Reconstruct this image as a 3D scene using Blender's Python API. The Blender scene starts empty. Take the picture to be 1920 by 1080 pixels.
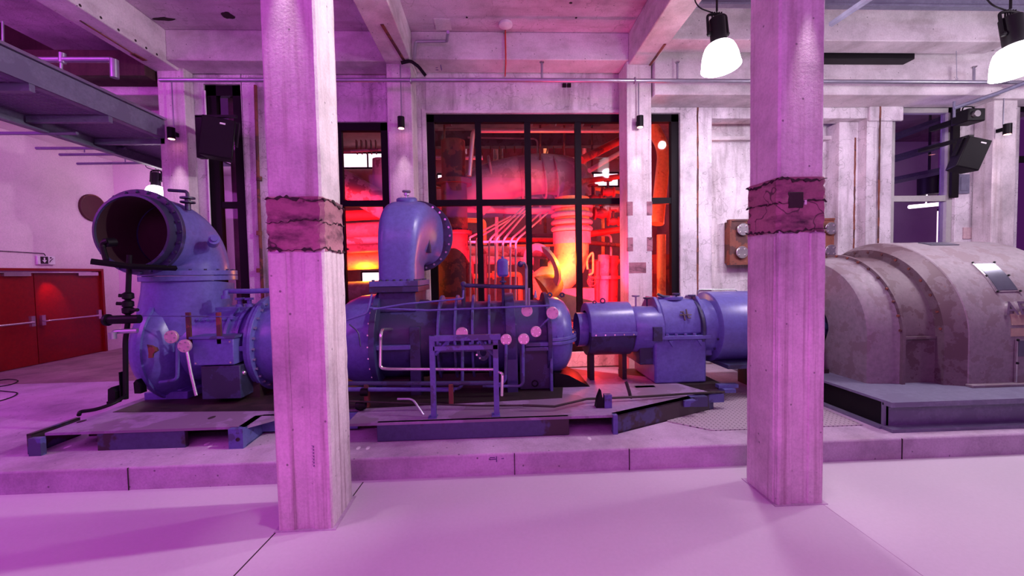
import bpy, bmesh, math, random
from mathutils import Vector, Matrix
random.seed(7)
sc = bpy.context.scene
C = sc.collection
PI = math.pi
# ------------------------------------------------------------------ camera
F = 760.0
MR = ((0.99883059, -0.04481731, -0.01813462), (-0.01982671, -0.03760373, -0.99909602), (0.04409487, 0.9982872, -0.03844834))
HC = 2.2
cam_d = bpy.data.cameras.new('camera'); cam = bpy.data.objects.new('camera', cam_d); C.objects.link(cam)
cam_d.sensor_width = 36; cam_d.lens = F / 1920 * 36; cam_d.clip_end = 200; cam_d.clip_start = .05
r_ = Vector(MR[0]); u_ = -Vector(MR[1]); b_ = -Vector(MR[2])
m = Matrix((r_, u_, b_)).transposed().to_4x4(); m.translation = (0, 0, HC)
cam.matrix_world = m
sc.camera = cam

def ray(px, py):
    a = (px - 960) / F; b = (py - 540) / F
    return Vector([MR[0][i] * a + MR[1][i] * b + MR[2][i] for i in range(3)])
def at(px, py, Y):
    d = ray(px, py); return d * (Y / d.y) + Vector((0, 0, HC))
def atX(px, py, X):
    d = ray(px, py); return d * (X / d.x) + Vector((0, 0, HC))
def atZ(px, py, z):
    d = ray(px, py); return d * ((z - HC) / d.z) + Vector((0, 0, HC))

# ------------------------------------------------------------------ world, exposure, large lights
w = bpy.data.worlds.new('world'); sc.world = w; w.use_nodes = True
w.node_tree.nodes['Background'].inputs[0].default_value = (.50, .08, .70, 1)
w.node_tree.nodes['Background'].inputs[1].default_value = .2
sc.view_settings.view_transform = 'Standard'; sc.view_settings.look = 'None'
sc.view_settings.gamma = 1; sc.view_settings.exposure = -0.55; sc.view_settings.use_curve_mapping = False

def light(kind, name, loc, energy, col, target=None, size=.5, size_y=None, spot=60, blend=.5):
    d = bpy.data.lights.new(name, kind); d.energy = energy; d.color = col
    if kind == 'AREA':
        d.size = size
        if size_y: d.shape = 'RECTANGLE'; d.size_y = size_y
    else:
        d.shadow_soft_size = size
    if kind == 'SPOT': d.spot_size = math.radians(spot); d.spot_blend = blend
    o = bpy.data.objects.new(name, d); C.objects.link(o); o.location = loc
    if target is not None:
        o.rotation_euler = (Vector(target) - Vector(loc)).to_track_quat('-Z', 'Y').to_euler()
    return o
MAG = (.90, .10, 1)
light('AREA', 'hall_light', (-1, -2.6, 6.2), 600, MAG, (0, 5, 1.6), 9, 3)
light('AREA', 'hall_light', (-9, 2.0, 5.6), 480, (.85, .10, 1), (-8, 9, 1), 4, 3)
light('AREA', 'floor_uplight', (0, 1.6, .5), 60, (1, .2, .8), (0, 7, 7), 7, 1)
light('POINT', 'unseen_white_light', (7.4, 4.0, 4.8), 190, (1, .86, 1), size=.25)
light('POINT', 'unseen_white_light', (4.8, .4, 4.8), 60, (1, .8, 1), size=.3)  # added fill that lightens the front of the right column
light('SPOT', 'added_wall_fill', (4.8, 5.2, 5.7), 420, (1, .9, 1), (4.7, 8.15, 3.0), .1, spot=80, blend=.8)  # added white fill on the right wall, stands for no fixture
light('POINT', 'machine_hall_lamp', (8.4, 11.2, 4.2), 300, (.42, .2, 1), size=.3)
light('POINT', 'unseen_white_light', (10.5, 5.2, 5.0), 240, (1, .88, 1), size=.25)
light('SPOT', 'unseen_white_light', (2.45, 4.1, 5.3), 1150, (1, .9, .95), (-1.44, 3.8, 4.3), .08, spot=84, blend=.5)  # added spot that whitens the right face of the left column
# red floods in the machine room behind the glass and behind the machine
light('AREA', 'red_flood', (1.0, 9.3, 2.2), 640, (1, .02, .07), (1.4, 14, 3.6), 4, 2)
light('AREA', 'red_flood', (-3.5, 9.3, 3.0), 160, (1, .03, .08), (-3, 14, 3.6), 2, 2)
light('POINT', 'red_flood', (4.6, 10.2, 3.2), 260, (1, .05, .03), size=.3)
light('POINT', 'amber_lamp', at(1068, 486, 8.95), 75, (1, .42, .02), size=.12)
light('POINT', 'amber_lamp', (-3.0, 9.6, 2.3), 60, (1, .36, .02), size=.12)
light('SPOT', 'red_floor_lamp', (2.1, 7.75, 1.3), 420, (1, .04, .22), (2.62, 7.9, 7), .1, spot=75, blend=.8)
light('POINT', 'red_floor_lamp', (1.75, 7.3, .95), 60, (1, .03, .02), size=.1)
light('AREA', 'machine_room_skylight', (1, 12.2, 6.3), 110, (1, .55, .75), (1, 12, 2), 6, 1.5)

# ------------------------------------------------------------------ materials
def newmat(name):
    m = bpy.data.materials.new(name); m.use_nodes = True
    return m, m.node_tree, m.node_tree.nodes['Principled BSDF']
def N(nt, t, **k):
    n = nt.nodes.new(t)
    for a, b in k.items():
        if a.startswith('_'): n.inputs[int(a[1:])].default_value = b
        else: setattr(n, a, b)
    return n
def noise(nt, vec, scale, detail=5, rough=.6):
    n = N(nt, 'ShaderNodeTexNoise'); n.inputs['Scale'].default_value = scale
    n.inputs['Detail'].default_value = detail; n.inputs['Roughness'].default_value = rough
    nt.links.new(vec, n.inputs['Vector']); return n.outputs['Fac']
def ramp(nt, fac, pts):
    r = N(nt, 'ShaderNodeValToRGB'); e = r.color_ramp.elements
    while len(e) < len(pts): e.new(.5)
    for q, (p, c) in zip(e, pts):
        q.position = p; q.color = (*c, 1) if len(c) == 3 else c
    nt.links.new(fac, r.inputs[0]); return r.outputs[0]
def mix(nt, fac, a, b, mode='MIX'):
    n = N(nt, 'ShaderNodeMix', data_type='RGBA', blend_type=mode)
    for s, v in ((0, fac), (6, a), (7, b)):
        if hasattr(v, 'is_output'): nt.links.new(v, n.inputs[s])
        else: n.inputs[s].default_value = v if s == 0 else ((*v, 1) if len(v) == 3 else v)
    return n.outputs[2]
def posvec(nt, scale=(1, 1, 1)):
    g = N(nt, 'ShaderNodeNewGeometry'); mp = N(nt, 'ShaderNodeMapping'); mp.inputs['Scale'].default_value = scale
    nt.links.new(g.outputs['Position'], mp.inputs[0]); return mp.outputs[0]
def bump(nt, b, h, s=.4, d=.01):
    n = N(nt, 'ShaderNodeBump'); n.inputs['Strength'].default_value = s; n.inputs['Distance'].default_value = d
    nt.links.new(h, n.inputs['Height']); nt.links.new(n.outputs[0], b.inputs['Normal'])

def concrete(name, base, stain=(.25, .2, .17), amt=.5, streak=(9, 9, .8), rough=.85, pits=True, cracks=0.0):
    m, nt, b = newmat(name)
    pv = posvec(nt)
    big = noise(nt, pv, 1.1, 6, .65)
    st = noise(nt, posvec(nt, streak), 1.0, 5, .6)
    fine = noise(nt, pv, 42, 4, .7)
    light_ = tuple(min(1, c * 1.28) for c in base); dark_ = tuple(c * .6 for c in base)
    if not pits: light_ = tuple(c * 1.06 for c in base); dark_ = tuple(c * .9 for c in base)
    c1 = ramp(nt, big, [(.3, dark_), (.5, base), (.7, light_)])
    c2 = mix(nt, ramp(nt, st, [(.5, (0, 0, 0)), (.72, (amt, amt, amt))]), c1, stain)
    c2 = mix(nt, .22, c2, ramp(nt, fine, [(.35, (.35, .35, .35)), (.6, (1, 1, 1))]), 'MULTIPLY')
    if pits:
        v = N(nt, 'ShaderNodeTexVoronoi'); v.inputs['Scale'].default_value = 7
        nt.links.new(pv, v.inputs[0])
        spots = ramp(nt, v.outputs['Distance'], [(.05, (1, 1, 1)), (.09, (0, 0, 0))])
        c2 = mix(nt, spots, c2, tuple(c * .35 for c in base))
    if cracks:
        v = N(nt, 'ShaderNodeTexVoronoi', feature='DISTANCE_TO_EDGE'); v.inputs['Scale'].default_value = 1.1
        wv = N(nt, 'ShaderNodeVectorMath', operation='ADD')
        nz = N(nt, 'ShaderNodeTexNoise'); nz.inputs['Scale'].default_value = 3
        nt.links.new(pv, nz.inputs['Vector'])
        nt.links.new(pv, wv.inputs[0]); nt.links.new(nz.outputs['Color'], wv.inputs[1]); nt.links.new(wv.outputs[0], v.inputs['Vector'])
        cr = ramp(nt, v.outputs['Distance'], [(.004, (cracks,) * 3), (.014, (0, 0, 0))])
        c2 = mix(nt, cr, c2, (.07, .05, .05))
    nt.links.new(c2, b.inputs['Base Color']); b.inputs['Roughness'].default_value = rough
    b.inputs['Specular IOR Level'].default_value = .25
    bump(nt, b, fine, .5, .008)
    return m
def paint(name, base, worn=(.05, .045, .06), wamt=.0, rough=.38, rust=0.0, metallic=0.0, wscale=2.2, spec=.5):
    m, nt, b = newmat(name); pv = posvec(nt)
    n1 = noise(nt, pv, wscale, 5, .6); n2 = noise(nt, pv, 16, 4, .7)
    c = ramp(nt, n2, [(.3, tuple(x * .8 for x in base)), (.7, tuple(min(1, x * 1.12) for x in base))])
    if wamt:
        c = mix(nt, ramp(nt, n1, [(.62 - wamt * .3, (0, 0, 0)), (.64 - wamt * .3, (1, 1, 1))]), c, worn)
    if rust:
        n3 = noise(nt, pv, 5, 8, .75)
        c = mix(nt, ramp(nt, n3, [(.66 - rust * .25, (0, 0, 0)), (.72 - rust * .2, (1, 1, 1))]), c, (.13, .045, .025))
    nt.links.new(c, b.inputs['Base Color']); b.inputs['Roughness'].default_value = rough; b.inputs['Metallic'].default_value = metallic
    b.inputs['Specular IOR Level'].default_value = spec
    bump(nt, b, n2, .15, .004)
    return m
def flat(name, base, rough=.5, metallic=0.0, emit=0):
    m, nt, b = newmat(name); pv = posvec(nt); n = noise(nt, pv, 12, 3)
    c = ramp(nt, n, [(.3, tuple(x * .85 for x in base)), (.7, base)])
    nt.links.new(c, b.inputs['Base Color']); b.inputs['Roughness'].default_value = rough; b.inputs['Metallic'].default_value = metallic
    if emit: b.inputs['Emission Color'].default_value = (*base, 1); b.inputs['Emission Strength'].default_value = emit
    return m
M = {}
M['col'] = concrete('column_concrete', (.64, .59, .61), (.30, .22, .21), .55, (11, 11, .5))
M['col_low'] = concrete('column_lower_concrete', (.62, .56, .58), (.26, .17, .19), .8, (13, 13, .35))
M['band'] = concrete('column_joint_concrete', (.36, .17, .21), (.04, .02, .035), .95, (3, 3, 7), cracks=.9)  # reddish base also holds the red glow on the front band
M['beam'] = concrete('beam_concrete', (.66, .61, .64), (.34, .25, .26), .4, (1.5, 1.5, 5))
M['slab'] = concrete('slab_concrete', (.60, .50, .60), (.3, .2, .25), .5, (.5, 4, 4), cracks=.25)
M['wall'] = concrete('wall_concrete', (.70, .66, .70), (.28, .23, .25), .75, (4, 4, .6), cracks=.3)
M['plaster'] = concrete('plaster', (.74, .60, .66), (.6, .5, .55), .15, (1, 1, 1), pits=False)
M['kerb'] = concrete('plinth_concrete', (.48, .38, .50), (.38, .3, .33), .5, (1.2, 1.2, 8))
M['dark_pit'] = concrete('shade_dark_concrete', (.07, .035, .035), (.03, .015, .02), .5)  # darkness of the unlit void put into the colour
M['spall'] = flat('spalled_hole', (.03, .015, .02), .9)
def floor_mat():
    m, nt, b = newmat('resin_floor'); pv = posvec(nt)
    n = noise(nt, pv, .5, 4, .5); n2 = noise(nt, pv, 30, 3)
    c = ramp(nt, n, [(.3, (.56, .53, .57)), (.7, (.62, .58, .62))]); c = mix(nt, .12, c, ramp(nt, n2, [(.3, (.6,) * 3), (.7, (1,) * 3)]), 'MULTIPLY')
    nt.links.new(c, b.inputs['Base Color']); b.inputs['Roughness'].default_value = .55; b.inputs['Specular IOR Level'].default_value = .3
    return m
M['floor'] = floor_mat()
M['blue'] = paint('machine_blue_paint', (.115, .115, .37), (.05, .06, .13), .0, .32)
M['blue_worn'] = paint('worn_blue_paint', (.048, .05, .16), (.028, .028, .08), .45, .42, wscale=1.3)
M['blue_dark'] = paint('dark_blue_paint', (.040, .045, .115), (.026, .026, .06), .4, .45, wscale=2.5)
M['frame_blue'] = paint('frame_blue_paint', (.10, .11, .32), (.06, .06, .15), .25, .45)
M['skid'] = paint('skid_steel', (.055, .06, .14), (.035, .022, .03), .45, .5, rust=-.05, wscale=.9)
M['deck'] = paint('deck_plate', (.30, .21, .36), (.2, .14, .22), .42, .6, rust=-.1, wscale=1.0)
M['near_black'] = paint('near_black_steel', (.035, .018, .02), (.018, .01, .01), .5, .6, rust=.1)  # near-black steel, also carries the shade under the machines
M['gen'] = paint('generator_paint', (.22, .19, .21), (.18, .14, .155), .25, .55, rust=-.12, wscale=5)
M['gen_dark'] = paint('generator_rusty_paint', (.13, .095, .11), (.085, .05, .06), .35, .6, rust=.02, wscale=4)
M['galv'] = flat('galvanised_steel', (.42, .42, .50), .35, .8)
M['steelpaint'] = paint('catwalk_grey_paint', (.17, .175, .25), (.14, .14, .21), .3, .45)
M['grate'] = flat('steel_grating', (.33, .32, .42), .5, .5)
M['chrome'] = flat('bright_steel', (.7, .66, .68), .25, .9)
M['flange'] = flat('blank_flange_zinc', (.75, .55, .6), .38, .55)
M['black'] = flat('black_metal', (.005, .004, .006), .5); M['black'].node_tree.nodes['Principled BSDF'].inputs['Specular IOR Level'].default_value = .2
M['frame'] = flat('window_frame_paint', (.006, .003, .006), .6); M['frame'].node_tree.nodes['Principled BSDF'].inputs['Specular IOR Level'].default_value = .15
M['greyframe'] = flat('grey_frame_paint', (.42, .42, .40), .5)
M['rust'] = paint('rusty_iron', (.20, .06, .04), (.08, .03, .03), .4, .7, rust=.4)
M['redpaint'] = paint('red_paint', (.55, .05, .04), (.25, .03, .03), .2, .5)
M['door'] = paint('door_red_paint', (.22, .004, .004), (.2, .01, .01), .0, .32)
M['duct'] = paint('duct_lagging', (.50, .36, .38), (.36, .25, .27), .35, .6, rust=-.05)
M['pipe'] = paint('pipe_lagging', (.62, .42, .40), (.3, .15, .14), .3, .5)
M['silver'] = flat('silver_cladding', (.8, .72, .66), .3, .35)
M['yellow'] = paint('ochre_pipe_paint', (.88, .55, .14), (.6, .3, .08), .1, .4)
M['plate'] = flat('engraved_plate', (.16, .17, .22), .25, .6)
M['brass'] = flat('name_plate', (.62, .48, .36), .35, .5)
M['white'] = flat('white_plastic', (.8, .78, .8), .4)
M['lamp'] = flat('lamp_diffuser', (1, .94, .97), .4, 0, 22)
M['lamp_s'] = flat('spot_lens', (1, .35, .35), .4, 0, 14)
M['tube'] = flat('fluorescent_tube', (1, .8, .95), .4, 0, 7)
M['sky'] = flat('daylit_pane', (1, .72, .84), .4, 0, 3)
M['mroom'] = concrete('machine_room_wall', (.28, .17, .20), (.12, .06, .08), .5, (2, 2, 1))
M['darkred'] = flat('dark_red_primer', (.07, .012, .018), .7)
M['hole'] = flat('pipe_interior', (.035, .012, .015), .9)  # shade inside the open pipe put into this colour
M['ink'] = flat('blue_marker', (.10, .04, .2), .7)
gm, nt, b = newmat('window_glass')
for n in list(nt.nodes):
    if n.type != 'OUTPUT_MATERIAL': nt.nodes.remove(n)
tr = N(nt, 'ShaderNodeBsdfTransparent'); tr.inputs[0].default_value = (.93, .9, .94, 1)
gl = N(nt, 'ShaderNodeBsdfGlossy'); gl.inputs['Roughness'].default_value = .03
fr = N(nt, 'ShaderNodeFresnel'); fr.inputs[0].default_value = 1.2
mx = N(nt, 'ShaderNodeMixShader'); nt.links.new(fr.outputs[0], mx.inputs[0]); nt.links.new(tr.outputs[0], mx.inputs[1]); nt.links.new(gl.outputs[0], mx.inputs[2])
nt.links.new(mx.outputs[0], nt.nodes['Material Output'].inputs[0]); M['glass'] = gm

# ------------------------------------------------------------------ mesh builder
class MB:
    def __init__(s): s.v = []; s.f = []
    def add(s, vs, fs):
        o = len(s.v); s.v += [Vector(v) for v in vs]; s.f += [tuple(i + o for i in f) for f in fs]; return s
    def box(s, a, b):
        x0, y0, z0 = a; x1, y1, z1 = b
        if x0 > x1: x0, x1 = x1, x0
        if y0 > y1: y0, y1 = y1, y0
        if z0 > z1: z0, z1 = z1, z0
        return s.add([(x0, y0, z0), (x1, y0, z0), (x1, y1, z0), (x0, y1, z0), (x0, y0, z1), (x1, y0, z1), (x1, y1, z1), (x0, y1, z1)],
                     [(0, 3, 2, 1), (4, 5, 6, 7), (0, 1, 5, 4), (1, 2, 6, 5), (2, 3, 7, 6), (3, 0, 4, 7)])
    def cbox(s, c, d): return s.box([c[i] - d[i] / 2 for i in range(3)], [c[i] + d[i] / 2 for i in range(3)])
    def prism(s, pts, e):
        # pts: planar 3D loop, e: extrusion vector
        e = Vector(e); n = len(pts); p = [Vector(q) for q in pts]
        return s.add(p + [q + e for q in p], [tuple(range(n))[::-1], tuple(range(n, 2 * n))] + [(i, (i + 1) % n, (i + 1) % n + n, i + n) for i in range(n)])
    def lathe(s, o, ax, prof, seg=40, a0=0, a1=2 * PI, ref=None, sy=1.0):
        # prof: list of (distance along axis, radius)
        ax = Vector(ax).normalized(); ref = Vector(ref) if ref else (Vector((0, 0, 1)) if abs(ax.z) < .9 else Vector((0, 1, 0)))
        u = (ref - ax * ref.dot(ax)).normalized(); v = ax.cross(u); o = Vector(o)
        full = abs(a1 - a0 - 2 * PI) < 1e-6; n = seg if full else seg + 1
        vs = []
        for d, r in prof:
            for k in range(n):
                a = a0 + (a1 - a0) * k / seg
                vs.append(o + ax * d + u * (r * math.cos(a)) + v * (r * sy * math.sin(a)))
        fs = []
        for i in range(len(prof) - 1):
            for k in range(seg):
                k2 = (k + 1) % n
                fs.append((i * n + k, i * n + k2, (i + 1) * n + k2, (i + 1) * n + k))
        return s.add(vs, fs)
    def cyl(s, a, b, r, r2=None, seg=20, cap=True):
        a = Vector(a); b = Vector(b); L = (b - a).length
        if L < 1e-6: return s
        r2 = r if r2 is None else r2
        p = ([(0, 0.0001)] if cap else []) + [(0, r), (L, r2)] + ([(L, .0001)] if cap else [])
        return s.lathe(a, b - a, p, seg)
    def sweep(s, path, r, seg=10, cap=True, sect=None):
        path = [Vector(p) for p in path]; n = len(path); vs = []; fs = []
        t0 = (path[1] - path[0]).normalized()
        up = Vector((0, 0, 1)) if abs(t0.z) < .9 else Vector((1, 0, 0))
        u = (up - t0 * up.dot(t0)).normalized()
        for i in range(n):
            t = (path[min(i + 1, n - 1)] - path[max(i - 1, 0)]).normalized()
            u = (u - t * u.dot(t)).normalized(); v = t.cross(u)
            for k in range(seg):
                a = 2 * PI * k / seg
                rr = r[i] if isinstance(r, (list, tuple)) else r
                if sect: x, y = sect(i / (n - 1), a)
                else: x, y = rr * math.cos(a), rr * math.sin(a)
                vs.append(path[i] + u * x + v * y)
        for i in range(n - 1):
            for k in range(seg):
                k2 = (k + 1) % seg; fs.append((i * seg + k, i * seg + k2, (i + 1) * seg + k2, (i + 1) * seg + k))
        if cap: fs += [tuple(range(seg))[::-1], tuple(range((n - 1) * seg, n * seg))]
        return s.add(vs, fs)
    def tube(s, pts, r, bend=.08, seg=10):
        return s.sweep(rounded(pts, bend), r, seg)
    def ball(s, c, r, seg=16):
        c = Vector(c); r = r if isinstance(r, (tuple, list)) else (r, r, r); n = seg // 2; vs = []; fs = []
        for i in range(n + 1):
            th = PI * i / n
            for k in range(seg):
                a = 2 * PI * k / seg
                vs.append(c + Vector((r[0] * math.sin(th) * math.cos(a), r[1] * math.sin(th) * math.sin(a), r[2] * math.cos(th))))
        for i in range(n):
            for k in range(seg):
                k2 = (k + 1) % seg; fs.append((i * seg + k, (i + 1) * seg + k, (i + 1) * seg + k2, i * seg + k2))
        return s.add(vs, fs)
    def torus(s, c, ax, R, r, seg=28, s2=8):
        return s.lathe(c, ax, [(r * math.sin(2 * PI * k / s2), R + r * math.cos(2 * PI * k / s2)) for k in range(s2 + 1)], seg)
    def build(s, name, mat, parent=None, bevel=0, smooth=True, label=None, off=None):
        off = Vector(off) if off is not None else (wloc(parent) if parent else Vector((0, 0, 0)))
        me = bpy.data.meshes.new(name)
        bm = bmesh.new(); vv = [bm.verts.new(v - off) for v in s.v]
        for f in s.f:
            try: bm.faces.new([vv[i] for i in f])
            except ValueError: pass
        bmesh.ops.remove_doubles(bm, verts=bm.verts, dist=.0004)
        bmesh.ops.recalc_face_normals(bm, faces=bm.faces)
        bm.to_mesh(me); bm.free()
        if smooth:
            for p in me.polygons: p.use_smooth = True
            me.set_sharp_from_angle(angle=math.radians(35))
        me.materials.append(mat if not isinstance(mat, str) else M[mat])
        o = bpy.data.objects.new(name, me); C.objects.link(o)
        if parent: o.parent = parent
        else: o.location = off
        if bevel:
            md = o.modifiers.new('bevel', 'BEVEL'); md.width = bevel; md.segments = 2; md.limit_method = 'ANGLE'; md.angle_limit = math.radians(40)
        if label: o['label'] = label
        return o
def rounded(pts, rad, n=6):
    pts = [Vector(p) for p in pts]
    out = [pts[0]]
    for i in range(1, len(pts) - 1):
        a, b, c = pts[i - 1], pts[i], pts[i + 1]
        d1 = (a - b); d2 = (c - b); r = min(rad, d1.length * .45, d2.length * .45)
        p = b + d1.normalized() * r; q = b + d2.normalized() * r
        for k in range(n + 1):
            t = k / n; out.append(p * (1 - t) ** 2 + b * 2 * t * (1 - t) + q * t * t)
    out.append(pts[-1]); return out
def wloc(o):
    p = Vector((0, 0, 0))
    while o: p += o.location; o = o.parent
    return p
def tag(o, label, cat, group=None):
    o['label'] = label; o['category'] = cat
    if group: o['group'] = group
    return o
def thing(name, label, cat, loc, group=None):
    o = bpy.data.objects.new(name, None); o.empty_display_size = .1; C.objects.link(o); o.location = loc
    return tag(o, label, cat, group)
def struct(name, mb, mat, parent=None, **k):
    o = mb.build(name, mat, parent, **k)
    if not parent: o['kind'] = 'structure'
    return o
def solo(name, mb, mat, label, cat, group=None, off=None, **k):
    if off is None:
        off = sum(mb.v, Vector()) / len(mb.v); off.z = min(v.z for v in mb.v)
    o = mb.build(name, mat, None, off=off, **k); return tag(o, label, cat, group)
def dup(o, parent=None):
    c = o.copy(); C.objects.link(c)
    if parent: c.parent = parent
    for ch in list(o.children): dup(ch, c)
    return c
def bolts(parent, pts, ax, r=.018, h=.02, mat='blue_dark', name='bolt'):
    ax = Vector(ax).normalized(); base = None
    for p in pts:
        if base is None:
            base = MB().lathe((0, 0, 0), ax, [(0, r), (h, r), (h, .0001)], 6).build(name, mat, parent, off=(0, 0, 0)); o = base
        else:
            o = base.copy(); C.objects.link(o)
        o.location = Vector(p) - wloc(parent)
def ring(c, ax, R, n, a0=0):
    ax = Vector(ax).normalized(); ref = Vector((0, 0, 1)) if abs(ax.z) < .9 else Vector((0, 1, 0))
    u = (ref - ax * ref.dot(ax)).normalized(); v = ax.cross(u)
    return [Vector(c) + u * (R * math.cos(a0 + 2 * PI * k / n)) + v * (R * math.sin(a0 + 2 * PI * k / n)) for k in range(n)]
def X(px, Y, py=500): return at(px, py, Y).x
def Zz(px, py, Y): return at(px, py, Y).z
PZ = .24
# ================================================================== SETTING
struct('floor', MB().box((-14, -7, -.2), (16, 4.33, 0)), 'floor')
struct('trim_1', MB().box((-14, 4.33, -.2), (16, 8.1, PZ)), 'kerb', bevel=.02)      # raised machine plinth along the hall
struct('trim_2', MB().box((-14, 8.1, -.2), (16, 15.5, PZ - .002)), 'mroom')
# fine floor joints
def strip(p, q, wd=.012, z=.001):
    p = Vector(p); q = Vector(q); d = (q - p).normalized(); n = Vector((-d.y, d.x, 0)) * wd / 2
    return MB().prism([p + n, p - n, q - n, q + n], (0, 0, z))
a = atZ(523, 994, 0); b_ = atZ(440, 1080, 0)
struct('trim_3', strip(a + Vector((-.01, -.01, 0)), b_ + (b_ - a) * 2), 'spall')
a = atZ(662, 930, 0); b_ = atZ(681, 904, 0)
struct('trim_4', strip(a, b_), 'spall')
a = atZ(1541, 944, 0); b_ = atZ(1640, 1015, 0)
struct('trim_5', strip(a, b_ + (b_ - a), .006), 'kerb')
# joints of the plinth kerb
for i, px in enumerate((240, 1690, 965, 1180)):
    x = X(px, 4.33, 880)
    struct('trim_%d' % (6 + i), MB().box((x - .004, 4.322, .0), (x + .004, 4.335, .235)), 'spall')

# --- left wall with the red double door
LX = -10.7
dz = atX(100, 508, LX).z; y0 = atX(191, 560, LX).y; ymid = atX(68, 560, LX).y; yl = ymid - (y0 - ymid)
yw = atX(216, 400, LX).y
w = MB().box((LX - .3, -6, PZ - .2), (LX, yl - .06, 7)).box((LX - .3, y0 + .06, PZ - .2), (LX, yw, 7)).box((LX - .3, yl - .06, dz + .06), (LX, y0 + .06, 7))
struct('wall_left', w, 'plaster')
d1 = thing('door_1', 'wide red double door', 'door', (LX - .05, (yl + y0) / 2, PZ)); del d1['label'], d1['category']; d1['kind'] = 'structure'
MB().box((LX - .12, yl - .06, PZ), (LX + .03, yl, dz + .06)).box((LX - .12, y0, PZ), (LX + .03, y0 + .06, dz + .06)).box((LX - .12, yl, dz), (LX + .03, y0, dz + .06)).build('door_frame', 'door', d1)
for (ya, yb) in ((yl, ymid - .008), (ymid + .008, y0)):
    lf = MB().box((LX - .09, ya, PZ + .01), (LX - .03, yb, dz - .01)).build('door_leaf', 'door', d1)
    zb = 1.25
    MB().tube([(LX - .03, ya + .1, zb), (LX + .09, ya + .12, zb), (LX + .09, yb - .12, zb), (LX - .03, yb - .1, zb)], .022, .06).box((LX - .03, ya + .06, zb - .1), (LX + .03, ya + .14, zb + .14)).box((LX - .03, yb - .14, zb - .1), (LX + .03, yb - .06, zb + .14)).build('panic_bar', 'chrome', lf)
    MB().box((LX - .03, yb - .62, dz - .12), (LX + .04, yb - .1, dz - .03)).build('door_closer', 'chrome', lf)
MB().box((LX - .02, yl + .3, dz - .05), (LX + .05, y0 - .3, dz - .02)).build('closer_rail', 'chrome', d1)
light('SPOT', 'door_lamp', (LX + .35, ymid + .15, dz + .02), 60, (1, .10, .08), (LX + .02, ymid + .3, dz - .6), .04, spot=50, blend=.7)
# wall stub that faces the camera beyond the door
struct('wall_back_left', MB().box((LX - .3, yw, PZ - .2), (-8.6, yw + .3, 7)), 'plaster')
struct('wall_far_left', MB().box((-9.4, 13.9, PZ - .2), (-6.6, 14.2, 7)), 'plaster')
struct('ceiling_left', MB().box((-14, 8.9, 5.55), (-6.25, 15, 5.75)), 'plaster')
# --- ceiling slabs
struct('ceiling', MB().box((-6.0, -6, 6.62), (9.2, 8.4, 6.85)), 'slab')
sx = atZ(60, 72, 6.62).x; sy = atZ(200, 98, 6.62).y
struct('ceiling_left_front', MB().box((sx, -6, 6.62), (-6.0, sy, 6.85)), 'slab')
struct('ceiling_blackout_box', MB().box((-14, -6, 8.0), (-6.0, 9.0, 8.2)).box((-14, 9.0, 5.75), (-6, 9.1, 8.1)).box((sx, -6, 6.85), (sx + .05, sy, 8)).box((sx, sy, 6.85), (-6, sy + .05, 8)).box((-6.02, sy, 6.62), (-5.98, 9.0, 8)).box((-14.2, -6, 6.0), (-10.75, 9, 8)).box((-14, -6.1, 6.6), (-6, -6, 8)), 'dark_pit')  # added dark box, blocks the world glow through the slab opening
# --- beams along the depth, carried by the column rows
def beam(n, x0, x1, ya, yb, z0, z1, m='beam'):
    return struct(n, MB().box((x0, ya, z0), (x1, yb, z1)), m, bevel=.015)
beam('trim_10', -6.18, -5.74, -6, 8.1, 6.03, 6.62)
beam('trim_11', -1.90, -1.42, -6, 8.1, 6.05, 6.62)
beam('trim_12', 2.60, 3.06, -6, 8.1, 6.05, 6.62)
# cross beam over the rear columns, three bays
beam('trim_13', -5.74, -1.90, 7.62, 8.12, 6.08, 6.62)
beam('trim_14', -1.42, 2.60, 7.62, 8.12, 6.12, 6.62)
beam('trim_15', 3.06, 9.9, 7.55, 8.15, 5.46, 6.3)
beam('trim_16', 3.06, 9.2, 6.9, 7.3, 6.10, 6.9)
beam('trim_17', -9.4, -6.18, 7.7, 8.15, 5.85, 6.3, 'dark_pit')  # face kept dark by its colour, shade painted in against stray light
beam('trim_18', -8.2, -6.05, 8.15, 8.9, 5.7, 5.9)
beam('trim_19', 9.9, 16, 7.7, 8.1, 5.46, 6.6)
struct('ceiling_right', MB().box((9.2, -6, 7.05), (16, 15, 7.25)).box((3.06, 7.3, 6.86), (9.2, 7.6, 7.0)), 'slab')
# spalled holes in the ceiling and slots in beam undersides
def blot(p, sx, sy, z, seed, ax='z'):
    rr = random.Random(seed); pts = []
    for k in range(14):
        a = 2 * PI * k / 14; q = .6 + .4 * rr.random()
        pts.append((p[0] + sx * q * math.cos(a), p[1] + sy * q * math.sin(a), z))
    return MB().prism(pts, (0, 0, .02))
k = 20
for (px, py, sx, sy) in ((307, 35, .2, .05), (427, 28, .12, .12), (1080, 33, .02, .02), (875, 32, .02, .02), (1070, 5, .03, .02)):
    p = atZ(px, py, 6.62); struct('trim_%d' % k, blot(p, sx, sy, 6.609, k), 'spall'); k += 1
for (a, b_, z, wd) in (((150, 38), (262, 108), 6.03, .022), ((248, 100), (272, 113), 6.03, .09), ((716, 45), (757, 112), 6.05, .05), ((1247, 82), (1207, 138), 6.05, .04)):
    struct('trim_%d' % k, strip(atZ(*a, z) - Vector((0, 0, .012)), atZ(*b_, z) - Vector((0, 0, .012)), wd, .014), 'rust'); k += 1
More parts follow.
